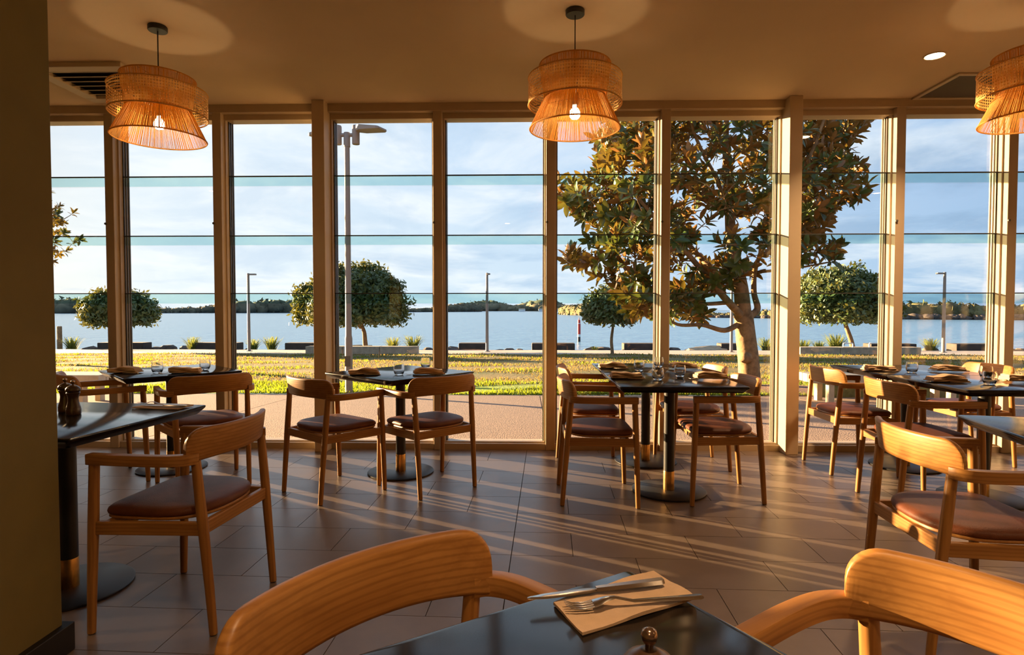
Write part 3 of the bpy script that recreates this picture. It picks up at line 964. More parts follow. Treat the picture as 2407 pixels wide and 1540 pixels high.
flat_napkin('paper_napkin', [(-1.83, 2.70), (-1.60, 2.67), (-1.585, 2.78), (-1.81, 2.81)], 0.7402, 'flat tan napkin at the far corner of the pepper mill table')
put('f', -1.745, 2.765, 0.7475, 82, 'steel fork on the flat napkin at the pepper mill table')
put('k', -1.690, 2.715, 0.7475, 84, 'steel knife on the flat napkin at the pepper mill table')

# ================================================================== OUTDOORS
SL = 0.04
def gz(y): return -SL * (y - 5.2)
def slope_quad(name, mat, x0, x1, y0, y1, nx=1, ny=1, dz=0.0, parent=None, bump=0.0):
    vs = []; fs = []
    for i in range(nx + 1):
        for j in range(ny + 1):
            x = x0 + (x1 - x0) * i / nx; y = y0 + (y1 - y0) * j / ny
            vs.append((x, y, gz(y) + dz + (bump * (math.sin(x * 0.9 + y * 0.6) + math.sin(x * 0.37 - y * 1.1)) if bump else 0)))
    for i in range(nx):
        for j in range(ny):
            a = i * (ny + 1) + j; fs.append((a, a + ny + 1, a + ny + 2, a + 1))
    mb = MB(); mb.add(vs, fs); return mb.build(name, mat, parent)

pv = empty('pavement'); struct(pv)
slope_quad('joint_bed', 'grout', -16, 18, 5.18, 9.5, dz=-0.02, parent=pv)
xs = [-16, -11.4, -7.5, -3.6, 0.20, 4.1, 8.0, 12.0, 18]
for a, b in zip(xs[:-1], xs[1:]):
    mb = MB(); g = 0.006
    x0, x1, y0, y1 = a + g, b - g, 5.2, 9.50
    mb.add([(x0, y0, gz(y0)-0.05), (x1, y0, gz(y0)-0.05), (x1, y1, gz(y1)-0.05), (x0, y1, gz(y1)-0.05), (x0, y0, gz(y0)), (x1, y0, gz(y0)), (x1, y1, gz(y1)), (x0, y1, gz(y1))],
           [(0,3,2,1),(4,5,6,7),(0,1,5,4),(1,2,6,5),(2,3,7,6),(3,0,4,7)])
    mb.build('slab', 'aggregate', pv, smooth=False)
lawn = struct(slope_quad('lawn', 'lawn', -60, 60, 9.5, 27.9, 90, 30, dz=-0.005, bump=0.012))
struct(slope_quad('river_path', 'path', -70, 70, 27.9, 34.6, 20, 4, dz=0.004))
struct(slope_quad('river_bank', 'bank', -80, 80, 34.6, 39.0, 40, 4, dz=-0.25))

def grass(name, mat, n, y0, y1, hmin, hmax, label, gap):
    u = rng.random(n)
    y = y0 + (y1 - y0) * u ** 1.3
    x = (rng.random(n) - 0.5) * 2 * (y * 1.02 + 1.0)
    keep = (np.sin(x * 1.7 + 2 * np.sin(y * 0.9)) + np.sin(x * 0.6 - y * 1.9) + rng.random(n) * 1.6) > gap
    x, y = x[keep], y[keep]; n = len(x)
    z = -SL * (y - 5.2) + 0.012 * (np.sin(x * 0.9 + y * 0.6) + np.sin(x * 0.37 - y * 1.1)) - 0.012
    h = hmin + (hmax - hmin) * rng.random(n); h *= (0.75 + y / 40)
    a = rng.random(n) * 6.283; wd = 0.010 * (0.6 + y / 14)
    lean = (rng.random((n, 2)) - 0.5) * 0.9
    V = np.zeros((n, 3, 3), np.float32)
    V[:, 0] = np.stack([x - np.cos(a) * wd, y - np.sin(a) * wd, z], 1)
    V[:, 1] = np.stack([x + np.cos(a) * wd, y + np.sin(a) * wd, z], 1)
    V[:, 2] = np.stack([x + lean[:, 0] * h, y + lean[:, 1] * h, z + h], 1)
    o = tri_mesh(name, V.reshape(-1, 3), np.arange(n * 3), mat)
    tag(o, label, 'grass', kind='stuff')
grass('fresh_grass', 'blade_green', 60000, 9.5, 11.9, 0.03, 0.075, 'fresh bright green grass strip along the paving', 0.2)
grass('dry_grass', 'blade_dry', 70000, 11.2, 27.8, 0.02, 0.055, 'dry yellowish lawn grass between paving and river path', 0.2)
grass('lawn_patches', 'blade_green', 45000, 11.2, 27.8, 0.03, 0.08, 'green grass patches scattered over the dry lawn', 1.7)

# water and far shores
struct(MB().add([(-900, 36.5, -2.5), (900, 36.5, -2.5), (900, 1400, -2.5), (-900, 1400, -2.5)], [(0, 1, 2, 3)]).build('river', 'water', smooth=False))

def icos(sd=2):
    import bmesh
    bm = bmesh.new(); bmesh.ops.create_icosphere(bm, subdivisions=sd, radius=1.0)
    v = np.array([p.co[:] for p in bm.verts]); f = np.array([[q.index for q in fc.verts] for fc in bm.faces]); bm.free(); return v, f
ICV, ICF = icos()
LCV, LCF = icos(2)
def lumps(name, mat, poly, n, depth, hmin, hmax, label, wmul=1.0, zb=-2.5, fuzz=30):
    vs, fs = [], []; T3 = []
    P = [np.array(p, float) for p in poly]
    Ls = [np.linalg.norm(b - a) for a, b in zip(P[:-1], P[1:])]; tot = sum(Ls)
    for k in range(n):
        d = rng.random() * tot; i = 0
        while d > Ls[i] and i < len(Ls) - 1: d -= Ls[i]; i += 1
        p = P[i] + (P[i + 1] - P[i]) * d / Ls[i]
        y = p[1] + rng.random() ** 1.5 * depth
        h = hmin + (hmax - hmin) * rng.random() * (0.6 + 0.4 * math.sin(p[0] * 0.045 + 1.3 * math.sin(p[0] * 0.013)))
        wd = h * (0.7 + 0.9 * rng.random()) * wmul
        j = 1 + 0.30 * (rng.random((len(LCV), 1)) - 0.5) * 2
        V = LCV * j * np.array([wd, wd, h * 0.62]) + np.array([p[0], y, zb + h * 0.42])
        fs.append(LCF + len(LCV) * k); vs.append(V)
        if fuzz:    # loose leaf sprays roughen each bush
            q = V[rng.integers(0, len(V), fuzz)]; sz = (0.10 * h + 0.12)
            T3.append((q[:, None, :] + rng.normal(size=(fuzz, 3, 3)) * sz * np.array([1, 0.6, 1])).reshape(-1, 3))
    if fuzz:
        nv = len(LCV) * n; T3 = np.concatenate(T3); vs.append(T3); fs.append(np.arange(len(T3)).reshape(-1, 3) + nv)
    o = tri_mesh(name, np.concatenate(vs), np.concatenate(fs), mat)
    return tag(o, label, 'treeline', kind='stuff')
lumps('mangrove_treeline', 'shoreveg', [(-560, 500), (-418, 520), (-250, 600), (-117, 800), (-75, 900)], 2600, 26, 2.5, 12.5, 'dark mangrove treeline along the far river shore behind the lamp posts', 0.62)
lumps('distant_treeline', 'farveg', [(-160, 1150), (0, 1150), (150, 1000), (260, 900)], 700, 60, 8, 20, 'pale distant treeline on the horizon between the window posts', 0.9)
lumps('scrub_treeline', 'rightveg', [(26, 400), (38, 350), (70, 275), (110, 238), (175, 207), (270, 190)], 2600, 30, 0.9, 5.8, 'sunlit scrub along the rocky river bank behind the magnolia', 0.55)
lumps('breakwater_rocks', 'rock', [(24, 402), (37, 347), (69, 271), (109, 234), (174, 203), (270, 186)], 700, 3.5, 1.0, 2.2, 'grey breakwater rocks at the foot of the sunlit scrub', 0.8, zb=-2.6, fuzz=0)
for i, (x, y, s) in enumerate([(22, 900, 5), (34, 905, 6), (50, 900, 5), (66, 902, 7), (-8, 910, 5), (88, 880, 6)]):
    t = empty('far_house', (x, y, -2.4)); tag(t, 'tiny white house on the far shore by the red marker', 'house', 'tiny far houses')
    MB().box(-s, s, -3, 3, 0, 3.4).build('wall', 'house', t, smooth=False)
    MB().add([(-s*1.05, -3.3, 3.4), (s*1.05, -3.3, 3.4), (s*1.05, 3.3, 3.4), (-s*1.05, 3.3, 3.4), (-s*0.9, 0, 5.0), (s*0.9, 0, 5.0)], [(0,1,5,4),(1,2,5),(2,3,4,5),(3,0,4),(0,3,2,1)]).build('roof', 'concrete', t, smooth=False)

# ------------------------------------------------------------------ dark blocks, rocks along the river edge
blocks = [(-26.18, -23.34), (-20.39, -17.57), (-14.64, -12.4), (-4.11, -2.38), (0.28, 2.85), (5.76, 8.4), (11.5, 12.9), (20.26, 22.9), (25.2, 27.7)]
blab = ['below the small tree beside the olive wall', 'left of the first slim lamp post', 'just left of the dome tree wall', 'at the foot of the central slim lamp post',
        'beneath the red marker', 'behind the small round tree', 'behind the magnolia trunk', 'behind the concrete wall with the metal hoops', 'at the right beyond the pale lamp post']
for (a, b), l in zip(blocks, blab):
    y = 36.0; zb = -1.62
    o = MB().box(-(b - a) / 2, (b - a) / 2, -0.45, 0.45, 0.0, 0.78).build('river_edge_block', 'darkblock', None, smooth=False, bevel=0.04)
    o.location = ((a + b) / 2, y, zb)
    tag(o, 'long dark block on the river edge ' + l, 'block', 'dark blocks along the river edge')
def rock_mesh(seed):
    rs = np.random.default_rng(seed); d = ICV.copy()
    for _ in range(7):
        nrm = rs.normal(size=3); nrm /= np.linalg.norm(nrm); c = 0.55 + 0.3 * rs.random()
        s = d @ nrm; d -= np.outer(np.maximum(0, s - c), nrm)
    d[:, 2] *= 0.75
    me = bpy.data.meshes.new('boulder'); me.from_pydata(d.tolist(), [], ICF.tolist()); me.materials.append(M['rock']); return me
rocks = [rock_mesh(s) for s in range(4)]
TUFT_X = (-27.84, -20.35, -16.6, -15.5, -8.08, -6.87, 14.2, 16.35, 18.3, 17.3, 23.8, 27.6)
rk = random.Random(3); x = -31.0; k = 0
while x < 31:
    x += rk.uniform(0.6, 1.0)
    if any(a - 0.25 < x < b + 0.25 for a, b in blocks): continue
    if any(abs(x - tx) < 0.4 for tx in TUFT_X): continue
    o = bpy.data.objects.new('boulder', rocks[k % 4]); COL.objects.link(o)
    s = rk.uniform(0.28, 0.52); o.scale = (s * 1.2, s, s); o.location = (x, 36.3 + rk.uniform(-0.4, 0.5), -1.50 + s * 0.35); o.rotation_euler = (0, 0, rk.uniform(0, 6))
    tag(o, 'dark boulder in the rock edging between path and river', 'rock', 'boulders along the river edge'); k += 1
o = bpy.data.objects.new('boulder', rock_mesh(11)); COL.objects.link(o); o.data.materials[0] = M['concrete']
o.scale = (1.5, 0.7, 0.55); o.location = (10.9, 35.8, -1.32)
tag(o, 'big pale flat boulder beside the magnolia trunk on the river edge', 'rock')

# ------------------------------------------------------------------ strappy grass tufts
def tuft_mesh(seed, n=130):
    rs = np.random.default_rng(seed); vs, fs = [], []
    for k in range(n):
        a = rs.random() * 6.283; r = 0.16 * rs.random(); L_ = 0.55 + 0.45 * rs.random(); out = 0.15 + 0.55 * rs.random()
        bx, by = r * math.cos(a), r * math.sin(a); ca, sa = math.cos(a), math.sin(a); wd = 0.022
        pts = [(0, 0), (0.35 * out, 0.62 * L_), (0.75 * out, 0.95 * L_), (1.15 * out, 0.92 * L_)]
        n0 = len(vs)
        for i, (d, h) in enumerate(pts):
            w_ = wd * (1 - i / 3.3)
            vs += [(bx + ca * d - sa * w_, by + sa * d + ca * w_, h), (bx + ca * d + sa * w_, by + sa * d - ca * w_, h)]
        for i in range(3):
            a0 = n0 + 2 * i; fs.append((a0, a0 + 1, a0 + 3, a0 + 2))
    mb = MB(); mb.add(vs, fs); me = mb.mesh('strappy_tuft', False); me.materials.append(M['tuft']); return me
tm_ = [tuft_mesh(s) for s in (1, 2, 3)]
tufts = [(-27.84, 1.0, 'nearest the olive wall'), (-20.35, 1.0, 'left of the first slim lamp post'), (-16.6, 0.9, 'right beside the slim lamp post'), (-15.5, 1.05, 'just right of the tuft by the slim lamp post'),
         (-8.08, 1.0, 'behind the low concrete wall, first of two'), (-6.87, 1.15, 'at the end of the low concrete wall with the dome tree'), (4.05, 0.45, 'low and rounded beside the small round tree'),
         (14.2, 1.0, 'left of the big cream column'), (16.35, 0.9, 'just right of the big cream column'), (18.3, 1.25, 'big and bright, next to the leaning tree trunk'), (17.3, 0.8, 'small, beside the bright big one near the leaning trunk'),
         (23.8, 1.0, 'beside the pale lamp post'), (27.6, 1.05, 'behind the last dark block')]
for i, (x, s, l) in enumerate(tufts):
    o = bpy.data.objects.new('strappy_tuft', tm_[i % 3]); COL.objects.link(o)
    o.location = (x, 35.7, -1.42); o.scale = (s * 1.15, s * 1.15, s); o.rotation_euler = (0, 0, i * 1.3)
    tag(o, 'strappy green grass tuft ' + l, 'plant', 'strappy tufts along the river')

# ------------------------------------------------------------------ concrete seat walls
def seat_wall(x0, x1, label, hoops=()):
    t = empty('concrete_seat_wall', ((x0 + x1) / 2, 28.3, -0.93)); tag(t, label, 'wall')
    n = 3; L_ = (x1 - x0) / n
    for k in range(n):
        a = -(x1 - x0) / 2 + k * L_
        MB().box(a + 0.01, a + L_ - 0.01, -0.3, 0.3, -0.05, 0.36).build('segment', 'concrete', t, smooth=False, bevel=0.02)
    for hx in hoops:
        c = hx - (x0 + x1) / 2
        MB().rings(sweep([(c - 0.22, -0.1, 0.35), (c - 0.22, -0.1, 0.52), (c - 0.20, -0.1, 0.54), (c + 0.20, -0.1, 0.54), (c + 0.22, -0.1, 0.52), (c + 0.22, -0.1, 0.35)], rrect(0.05, 0.05, 0.01, 1), Vector((0, 1, 0)))).build('armrest_hoop', 'white', t, fix=True)
seat_wall(-10.55, -5.21, 'low weathered concrete wall in front of the dome-shaped tree')
seat_wall(12.7, 18.25, 'low weathered concrete wall with two metal hoops right of the cream column', (15.0, 16.2))

# ------------------------------------------------------------------ street lamps
def far_lamp(x, side, label, h=4.15):
    y = 31.3; t = empty('park_lamp', (x, y, gz(y))); tag(t, label, 'lamp post', 'slim park lamp posts by the river')
    MB().tube([(0, 0, -0.05), (0, 0, 2.0), (0, 0, h)], [0.085, 0.075, 0.062], 12).build('pole', 'lampgrey', t)
    MB().lathe([(0.17, 0.0), (0.17, 0.03), (0.09, 0.04)], 12).build('base_flange', 'lampgrey', t)
    MB().box(*sorted((side * 0.02, side * 0.42)), -0.09, 0.09, h - 0.10, h - 0.02).build('lamp_head', 'lampgrey', t, smooth=False, bevel=0.02)
far_lamp(-14.80, 1, 'slim park lamp post left of the dome-shaped tree')
far_lamp(-2.11, 0.4, 'slim park lamp post standing between two posts at the middle of the windows')
far_lamp(10.64, 1, 'slim park lamp post half hidden behind the magnolia trunk')
far_lamp(21.50, -1, 'slim pale park lamp post at the right with its head turned inward')

t = empty('street_lamp', (-2.895, 9.58, gz(9.58))); tag(t, 'tall grey twin-head street lamp close outside the window, left of centre', 'lamp post')
MB().tube([(0, 0, -0.05), (0, 0, 0.9), (0, 0, 0.95), (0, 0, 4.12)], [0.060, 0.060, 0.050, 0.042], 16).build('pole', 'lampgrey', t)
MB().tube([(-0.15, 0, 4.17), (0.13, 0, 4.17)], 0.03, 10).build('crossbar', 'lampgrey', t)
MB().lathe([(0.052, 3.98), (0.052, 4.20), (0.045, 4.21)], 16).build('collar', 'lampgrey', t)
for s in (-1, 1):
    mb = MB().lathe([(0.056, 4.02), (0.060, 4.03), (0.060, 4.30), (0.052, 4.32)], 16, (s * 0.145, 0, 0)); mb.build('bracket', 'lampgrey', t)
    mb = MB()
    d = Vector((0.92 * s, -0.38 * s, 0)).normalized(); n_ = Vector((-d.y, d.x, 0))
    o_ = Vector((s * 0.16, 0, 0)); vs = []
    for u, hw, zt, zb in ((0.0, 0.05, 4.31, 4.22), (0.12, 0.12, 4.30, 4.21), (0.46, 0.13, 4.235, 4.185), (0.50, 0.11, 4.225, 4.19)):
        a = o_ + d * u
        vs.append([(*(a + n_ * hw)[:2], zb), (*(a - n_ * hw)[:2], zb), (*(a - n_ * hw)[:2], zt), (*(a + n_ * hw)[:2], zt)])
    mb.rings(vs).build('lamp_head', 'lampgrey', t, smooth=False, bevel=0.01, fix=True)
MB().box(-0.045, 0.045, -0.066, -0.055, 0.45, 0.62).build('access_panel', 'channel', t, smooth=False)

# ------------------------------------------------------------------ river marker and piles
t = empty('channel_marker', (5.905, 68, -2.5)); tag(t, 'red and white channel marker post standing in the river', 'marker')
MB().lathe([(0.17, 0.0), (0.17, 0.55)], 14).build('base_band', 'blackmetal', t)
MB().lathe([(0.175, 0.55), (0.175, 0.85)], 14).build('lower_white_band', 'white', t)
MB().lathe([(0.18, 0.85), (0.18, 2.05)], 14).build('red_post', 'red', t)
MB().lathe([(0.175, 2.05), (0.175, 2.12)], 14).build('upper_white_band', 'white', t)
MB().lathe([(0.15, 2.12), (0.15, 2.45), (0.05, 2.5), (0.04, 2.75)], 14).build('red_cap', 'red', t)
for i, (x, h, r, l) in enumerate([(-28.85, 1.65, 0.14, 'thick weathered mooring pile beside the olive wall edge'), (-29.35, 0.9, 0.13, 'shorter mooring pile next to the thick one by the olive wall')]):
    o = MB().lathe([(r, 0.0), (r * 0.97, h - 0.04), (r * 0.8, h)], 10).build('mooring_pile', 'bark', None)
    o.location = (x, 36.0, -1.50); tag(o, l, 'post')

# ------------------------------------------------------------------ benches outside the glass
def bench(x0, x1, y, label, back=False):
    t = empty('outdoor_bench', ((x0 + x1) / 2, y, gz(y))); tag(t, label, 'bench')
    h = (x1 - x0) / 2
    for k in range(3):
        MB().box(-h, h, -0.24 + k * 0.165, -0.085 + k * 0.165, 0.29, 0.41).build('seat_slat', 'benchwood', t, smooth=False, bevel=0.01)
    for s in (-1, 1):
        for dy in (-0.17, 0.17):
            MB().box(s * (h - 0.28) - 0.04, s * (h - 0.28) + 0.04, dy - 0.05, dy + 0.05, -0.03, 0.29).build('leg', 'benchwood', t, smooth=False, bevel=0.006)
bench(4.04, 6.3, 8.75, 'pale timber bench outside the glass behind the chairs at the long tables')
bench(-7.9, -5.95, 8.33, 'timber bench outside the glass beside the olive wall')
o = MB().box(-1.1, 1.2, -0.16, 0.16, -0.05, 0.24).build('mossy_stone_block', 'moss', None, bevel=0.05)
o.location = (5.6, 9.45, gz(9.45)); tag(o, 'low mossy stone block under the pale timber bench outside', 'stone')
mbd = MB().lathe([(0.0, 0.05), (0.5, 0.045), (0.95, 0.03), (1.25, 0.0), (1.3, -0.03)], 30, cap=False).build('mulch_bed', 'mulch', None)
mbd.location = (4.35, 10.5, gz(10.5) - 0.0); mbd.rotation_euler = (-math.atan(SL), 0, 0); mbd.scale = (1.25, 0.85, 1); struct(mbd)

# ------------------------------------------------------------------ unseen hedge added beyond the olive wall to block the low sun
hg = empty('sun_blocking_hedge', (-7.75, 5.75, gz(5.75))); tag(hg, 'unseen green hedge added beyond the olive wall to block the low sun', 'hedge')
MB().box(-2.0, 2.0, -0.20, 0.20, -0.03, 1.50).build('hedge_core', 'bark', hg, smooth=False)
_n = 9000
_P = np.stack([rng.uniform(-2.1, 2.1, _n), rng.uniform(-0.30, 0.30, _n), rng.uniform(0.0, 1.62, _n)], 1)
_X = rng.normal(size=(_n, 3)); _X /= np.linalg.norm(_X, axis=1)[:, None]; _Y = np.cross(rng.normal(size=(_n, 3)), _X); _Y /= np.linalg.norm(_Y, axis=1)[:, None] + 1e-6
_V = np.stack([_P - _X * 0.05, _P + _Y * 0.022, _P + _X * 0.05, _P - _Y * 0.022], 1); _i = np.arange(_n) * 4
tri_mesh('foliage', _V.reshape(-1, 3), np.concatenate([np.stack([_i, _i + 1, _i + 2], 1), np.stack([_i, _i + 2, _i + 3], 1)]), 'treeleaf', hg)['kind'] = 'stuff'

# ------------------------------------------------------------------ trees
def leaf_blade(L_, W_, curl=0.12):
    """elliptic leaf along +x, folded on its midrib; returns verts, tris"""
    prof = [(0.0, 0.02), (0.25, 0.75), (0.55, 1.0), (0.82, 0.62), (1.0, 0.0)]
    v = []; f = []
    for u, w_ in prof:
        z = -curl * L_ * u * u
        v.append((u * L_, 0, z))
        v.append((u * L_, w_ * W_ / 2, z + 0.18 * w_ * W_)); v.append((u * L_, -w_ * W_ / 2, z + 0.18 * w_ * W_))
    for i in range(4):
        a, b = 3 * i, 3 * i + 3
        f += [(a, b, b + 1), (a, b + 1, a + 1), (a, a + 2, b + 2), (a, b + 2, b)]
    return np.array(v), np.array(f)

def limb_path(P, n=5): return [tuple(p) for p in catmull(P, n)]

def magnolia(name, root, limbs, targets, label, seed, nparts):
    rs = np.random.default_rng(seed); rp = random.Random(seed)
    t = empty(name, root); tag(t, label, 'tree')
    RV = Vector(root)
    tr = MB(); skel = []
    for pts, r0, r1 in limbs:
        P = [Vector(p) - RV for p in limb_path(pts, 6)]
        rad = [r0 + (r1 - r0) * i / (len(P) - 1) for i in range(len(P))]
        tr.tube(P, rad, 12); skel += [(p, r) for p, r in zip(P, rad)]
    tr.build('trunk', 'bark', t, angle=80)
    tw = MB()
    T = [Vector(p) - RV for p in targets]
    hub = skel[len(skel) // 3][0] if skel else Vector()
    T.sort(key=lambda p: (p - hub).length)
    sk = [p for p, r in skel if p.z > 0.9]
    LV, LF = leaf_blade(0.235, 0.092)
    leaves = []
    for p in T:
        q = min(sk, key=lambda s: (s - p).length + 0.35 * max(0, s.z - p.z))
        d = (p - q).length
        mid = q.lerp(p, 0.5) + Vector((rp.uniform(-.08, .08), rp.uniform(-.08, .08), 0.06 * d))
        path = catmull([q, mid, p], 3)
        tw.tube(path, [max(0.004, 0.010 + 0.012 * d - (0.006 + 0.012 * d) * i / (len(path) - 1)) for i in range(len(path))], 5)
        sk += [path[2], path[4], p]
        ax = (p - mid).normalized(); ax = (ax + Vector((0, 0, 0.35))).normalized()
        nl = rp.randint(9, 13); ph = rp.uniform(0, 6)
        for k in range(nl):
            back = 0.17 * (k / nl)
            elev = R(70 - 75 * k / nl + rp.uniform(-14, 14))
            az = ph + 2.4 * k
            side = ax.orthogonal().normalized(); oth = ax.cross(side)
            rad_ = side * math.cos(az) + oth * math.sin(az)
            xd = (ax * math.sin(elev) + rad_ * math.cos(elev)).normalized()
            up = (ax * math.cos(elev) - rad_ * math.sin(elev)).normalized()
            up = (up + Vector((rp.uniform(-.25, .25), rp.uniform(-.25, .25), rp.uniform(-.2, .3)))).normalized()
            yd = up.cross(xd).normalized(); up = xd.cross(yd)
            sc = rp.uniform(0.68, 1.12)
            m = Matrix((( xd.x*sc, yd.x*sc, up.x*sc, p.x - ax.x*back), (xd.y*sc, yd.y*sc, up.y*sc, p.y - ax.y*back), (xd.z*sc, yd.z*sc, up.z*sc, p.z - ax.z*back), (0,0,0,1)))
            leaves.append(m)
    tw.build('twigs', 'bark', t, angle=80)['kind'] = 'stuff'
    leaves.sort(key=lambda m: -m.to_scale().x * 0.5 + 0.35 * (m.translation.y))
    me = bpy.data.meshes.new('leaf'); me.from_pydata(LV.tolist(), [], LF.tolist()); me.materials.append(M['magleaf'])
    me.polygons.foreach_set('use_smooth', [True] * len(me.polygons))
    for m in leaves[:nparts]:
        o = bpy.data.objects.new('leaf', me); COL.objects.link(o); o.parent = t; o.matrix_local = m
    rest = leaves[nparts:]
    if rest:
        A = np.array([np.array(m) for m in rest])
        V = np.einsum('nij,kj->nki', A[:, :3, :3], LV) + A[:, None, :3, 3]
        F = (LF[None] + (np.arange(len(rest)) * len(LV))[:, None, None]).reshape(-1, 3)
        o = tri_mesh('foliage', V.reshape(-1, 3), F, 'magleaf', t, smooth=True); o['kind'] = 'stuff'
    return t

rp = random.Random(21)
# crown outline of the magnolia, left and right edge per height (metres, at its own distance)
def crown_bounds(z):
    tab = [(1.05, 2.1, 3.0), (1.5, 1.3, 3.4), (1.9, 1.15, 4.6), (2.1, 1.0, 5.4), (2.6, 0.85, 5.6), (3.0, 0.75, 5.8), (3.4, 0.70, 6.0), (3.9, 1.0, 6.05), (4.4, 1.35, 6.0), (4.9, 1.7, 5.6), (5.5, 2.2, 5.0), (6.0, 2.9, 4.3)]
    for (z0, a0, b0), (z1, a1, b1) in zip(tab[:-1], tab[1:]):
        if z0 <= z <= z1:
            u = (z - z0) / (z1 - z0); return a0 + (a1 - a0) * u, b0 + (b1 - b0) * u
    return None
targets = []
while len(targets) < 1200:
    z = rp.uniform(1.05, 6.0); a, b = crown_bounds(z)
    if z < 2.0 and rp.random() < 0.55: continue
    u = rp.uniform(-1, 1); u = math.copysign(abs(u) ** 0.75, u)
    x = (a + b) / 2 + u * ((b - a) / 2 + 0.28 * math.sin(5.1 * z + 3 * u) + rp.uniform(-0.2, 0.12))
    dmax = 2.0 * math.sqrt(max(0.05, 1 - u * u)) * (0.65 if z < 2 else 1.0)
    y = 11.0 + rp.uniform(-1, 1) * dmax
    if 1.9 < z < 2.9 and 3.0 < x < 4.6 and rp.random() < 0.6: continue
    p = Vector((x * (y / 11.0), y, 1.2 + (z - 1.2) * y / 11.0))
    if all((p - q).length > 0.115 for q in targets): targets.append(p)
mg_root = (4.08, 11.0, gz(11.0) - 0.05)
mg_limbs = [
    ([(4.08, 11.0, -0.30), (4.06, 11.0, 0.2), (4.00, 11.0, 0.7), (3.95, 11.0, 1.14)], 0.20, 0.165),
    ([(3.95, 11.0, 1.05), (3.88, 10.95, 1.6), (3.75, 11.05, 2.4), (3.70, 11.1, 3.2), (3.6, 11.0, 4.2), (3.65, 11.0, 5.4)], 0.155, 0.03),
    ([(3.93, 10.95, 1.05), (3.55, 10.7, 1.36), (3.15, 10.5, 1.75), (2.70, 10.3, 2.2), (2.0, 10.1, 2.9), (1.5, 10.0, 3.4)], 0.075, 0.02),
    ([(3.90, 11.0, 0.95), (3.55, 10.8, 0.82), (3.12, 10.7, 0.92), (2.66, 10.6, 0.93), (2.3, 10.5, 1.15)], 0.055, 0.018),
    ([(4.02, 11.05, 1.05), (4.28, 11.2, 1.2), (4.25, 11.3, 1.55), (4.35, 11.4, 2.1), (4.8, 11.5, 2.9), (5.3, 11.5, 3.6)], 0.07, 0.02),
    ([(3.90, 10.9, 1.5), (3.5, 11.5, 2.0), (3.0, 11.9, 2.7), (2.4, 12.0, 3.6), (2.0, 12.0, 4.4)], 0.065, 0.02),
    ([(3.80, 11.0, 2.2), (4.2, 10.6, 2.8), (4.7, 10.3, 3.6), (5.0, 10.1, 4.6)], 0.055, 0.018),
    ([(3.73, 11.0, 2.9), (3.3, 10.6, 3.5), (2.8, 10.2, 4.2), (2.6, 10.0, 5.0)], 0.045, 0.015),
    ([(4.35, 11.4, 1.9), (4.9, 11.0, 1.95), (5.45, 10.9, 2.05)], 0.03, 0.012),
    ([(3.6, 10.75, 1.32), (3.0, 10.6, 1.30), (2.3, 10.5, 1.45), (1.6, 10.5, 1.75)], 0.04, 0.012),
    ([(3.98, 10.86, 0.32), (3.90, 10.80, 0.33), (3.86, 10.77, 0.35)], 0.11, 0.085),
]
magnolia('magnolia_tree', mg_root, mg_limbs, targets, 'large magnolia with rust-backed glossy leaves close outside the window', 4, 300)
# a second magnolia stands beyond the olive wall, only its outer leaves show
t2 = []
while len(t2) < 190:
    d = Vector((rp.gauss(0, 1), rp.gauss(0, 1), rp.gauss(0, 1))).normalized() * rp.uniform(0.55, 1) ** 0.6
    p = Vector((-18.15 + d.x * 2.5, 20.0 + d.y * 2.3, 4.05 + d.z * 1.7))
    if all((p - q).length > 0.26 for q in t2): t2.append(p)
magnolia('magnolia_tree', (-17.9, 20.0, gz(20) - 0.05), [([(-17.9, 20, -0.7), (-17.9, 20, 0.6), (-17.95, 20, 2.2), (-17.9, 20, 3.6), (-17.8, 20, 5.4)], 0.18, 0.04), ([(-17.9, 20, 2.2), (-17.2, 19.8, 3.2), (-16.5, 19.7, 3.9)], 0.08, 0.02), ([(-17.9, 20, 2.3), (-18.7, 20.2, 3.5), (-19.3, 20.2, 4.4)], 0.08, 0.02)],
         t2, 'magnolia whose few outer leaves show at the edge of the olive wall', 8, 60)

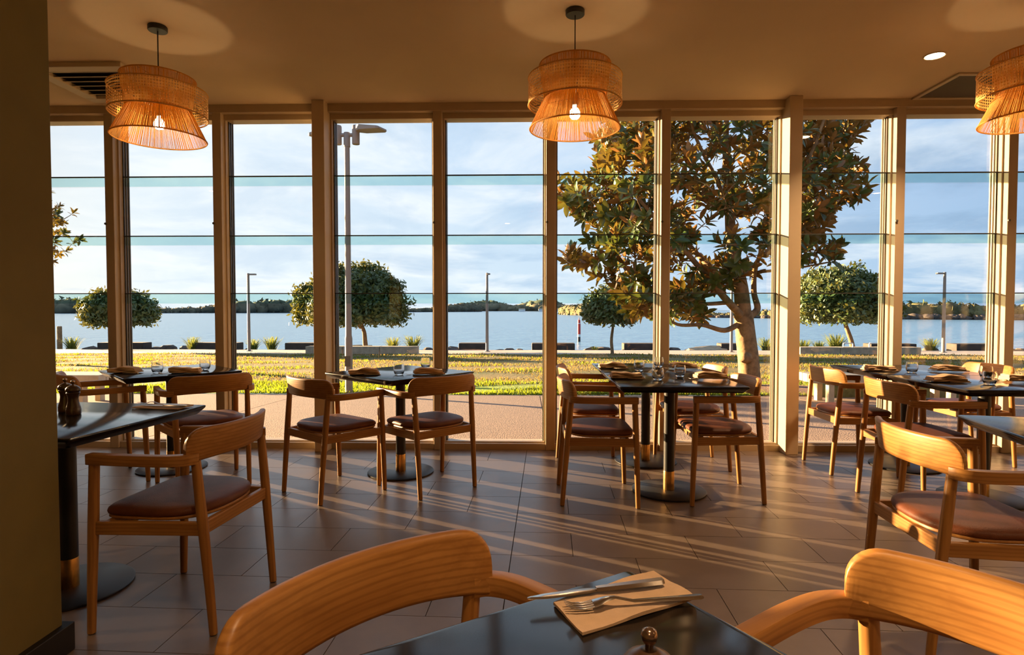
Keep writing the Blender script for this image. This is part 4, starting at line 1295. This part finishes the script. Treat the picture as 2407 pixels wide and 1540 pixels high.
def round_tree(name, base, trunk_pts, c, r, n, label, seed, rt=0.15):
    t = empty(name, base); tag(t, label, 'tree', 'clipped round trees by the river path')
    B = Vector(base); rs = np.random.default_rng(seed)
    tr = MB().tube([Vector(p) - B for p in limb_path(trunk_pts, 4)], [rt - 0.42 * rt * i / (4 * (len(trunk_pts) - 1)) for i in range(4 * (len(trunk_pts) - 1) + 1)], 10)
    top = Vector(trunk_pts[-1]) - B
    cc = Vector(c) - B
    for k in range(7):
        a = k * 0.9 + seed; e = cc + Vector((math.cos(a) * r[0] * 0.6, math.sin(a) * r[1] * 0.6, r[2] * 0.25))
        tr.tube([top - Vector((0, 0, 0.25)), top.lerp(e, 0.45) + Vector((0, 0, 0.1)), e], [0.07, 0.045, 0.02], 7)
    tr.build('trunk', 'bark', t, angle=80)
    # leaves in clumps over a domed crown
    nc = n // 16
    d = rs.normal(size=(nc, 3)); d /= np.linalg.norm(d, axis=1)[:, None]
    d[:, 2] = np.where(d[:, 2] < -0.35, -0.35 * rs.random(nc), d[:, 2])
    lump = 1 + 0.17 * np.sin(5 * d[:, 0] + seed) * np.sin(4 * d[:, 2] + 2 * d[:, 1] * seed) + 0.07 * (rs.random(nc) - 0.5)
    rad = (0.55 + 0.45 * rs.random(nc) ** 0.45) * lump
    P = d * rad[:, None] * np.array(r) + np.array(cc)
    P = np.repeat(P, 16, 0) + rs.normal(size=(nc * 16, 3)) * 0.16
    m = len(P)
    X1 = rs.normal(size=(m, 3)); X1 /= np.linalg.norm(X1, axis=1)[:, None]
    U = rs.normal(size=(m, 3)) * 0.6 + np.repeat(d, 16, 0); Y1 = np.cross(U, X1); Y1 /= np.linalg.norm(Y1, axis=1)[:, None] + 1e-6
    s = (0.08 + 0.06 * rs.random(m))[:, None]
    V = np.stack([P - X1 * s * 1.3, P + Y1 * s * 0.55, P + X1 * s * 1.3, P - Y1 * s * 0.55], 1)
    i0 = np.arange(m) * 4
    F = np.concatenate([np.stack([i0, i0 + 1, i0 + 2], 1), np.stack([i0, i0 + 2, i0 + 3], 1)])
    o = tri_mesh('foliage', V.reshape(-1, 3), F, 'treeleaf', t); o['kind'] = 'stuff'
    return t
round_tree('round_tree', (-9.0, 33, -1.15), [(-9.0, 33, -1.2), (-9.05, 33, -0.6), (-9.1, 33, -0.05), (-9.3, 33, 0.4)], (-9.75, 33, 1.30), (2.75, 2.6, 2.25), 36000, 'dome-shaped dark green tree behind the tall street lamp', 3)
round_tree('round_tree', (-22.46, 33, -1.15), [(-22.46, 33, -1.2), (-22.5, 33, -0.3), (-22.6, 33, 0.3), (-22.9, 33, 0.8)], (-23.0, 33, 0.95), (1.75, 1.7, 1.25), 15000, 'small dark green tree crossed by the window post next to the olive wall', 5, 0.11)
round_tree('round_tree', (17.85, 33, -1.15), [(17.85, 33, -1.2), (17.7, 33, -0.5), (17.45, 33, 0.2), (17.3, 33, 0.7)], (17.1, 33, 1.38), (2.45, 2.4, 1.95), 34000, 'wide round green tree on a leaning trunk right of the cream column', 7)
round_tree('round_tree', (4.08, 28.5, -0.95), [(4.08, 28.5, -1.0), (4.02, 28.5, -0.3), (4.08, 28.5, 0.3), (4.1, 28.5, 0.7)], (4.07, 28.5, 1.12), (1.12, 1.1, 0.98), 11000, 'small round green tree on a thin trunk left of the magnolia', 9, 0.085)
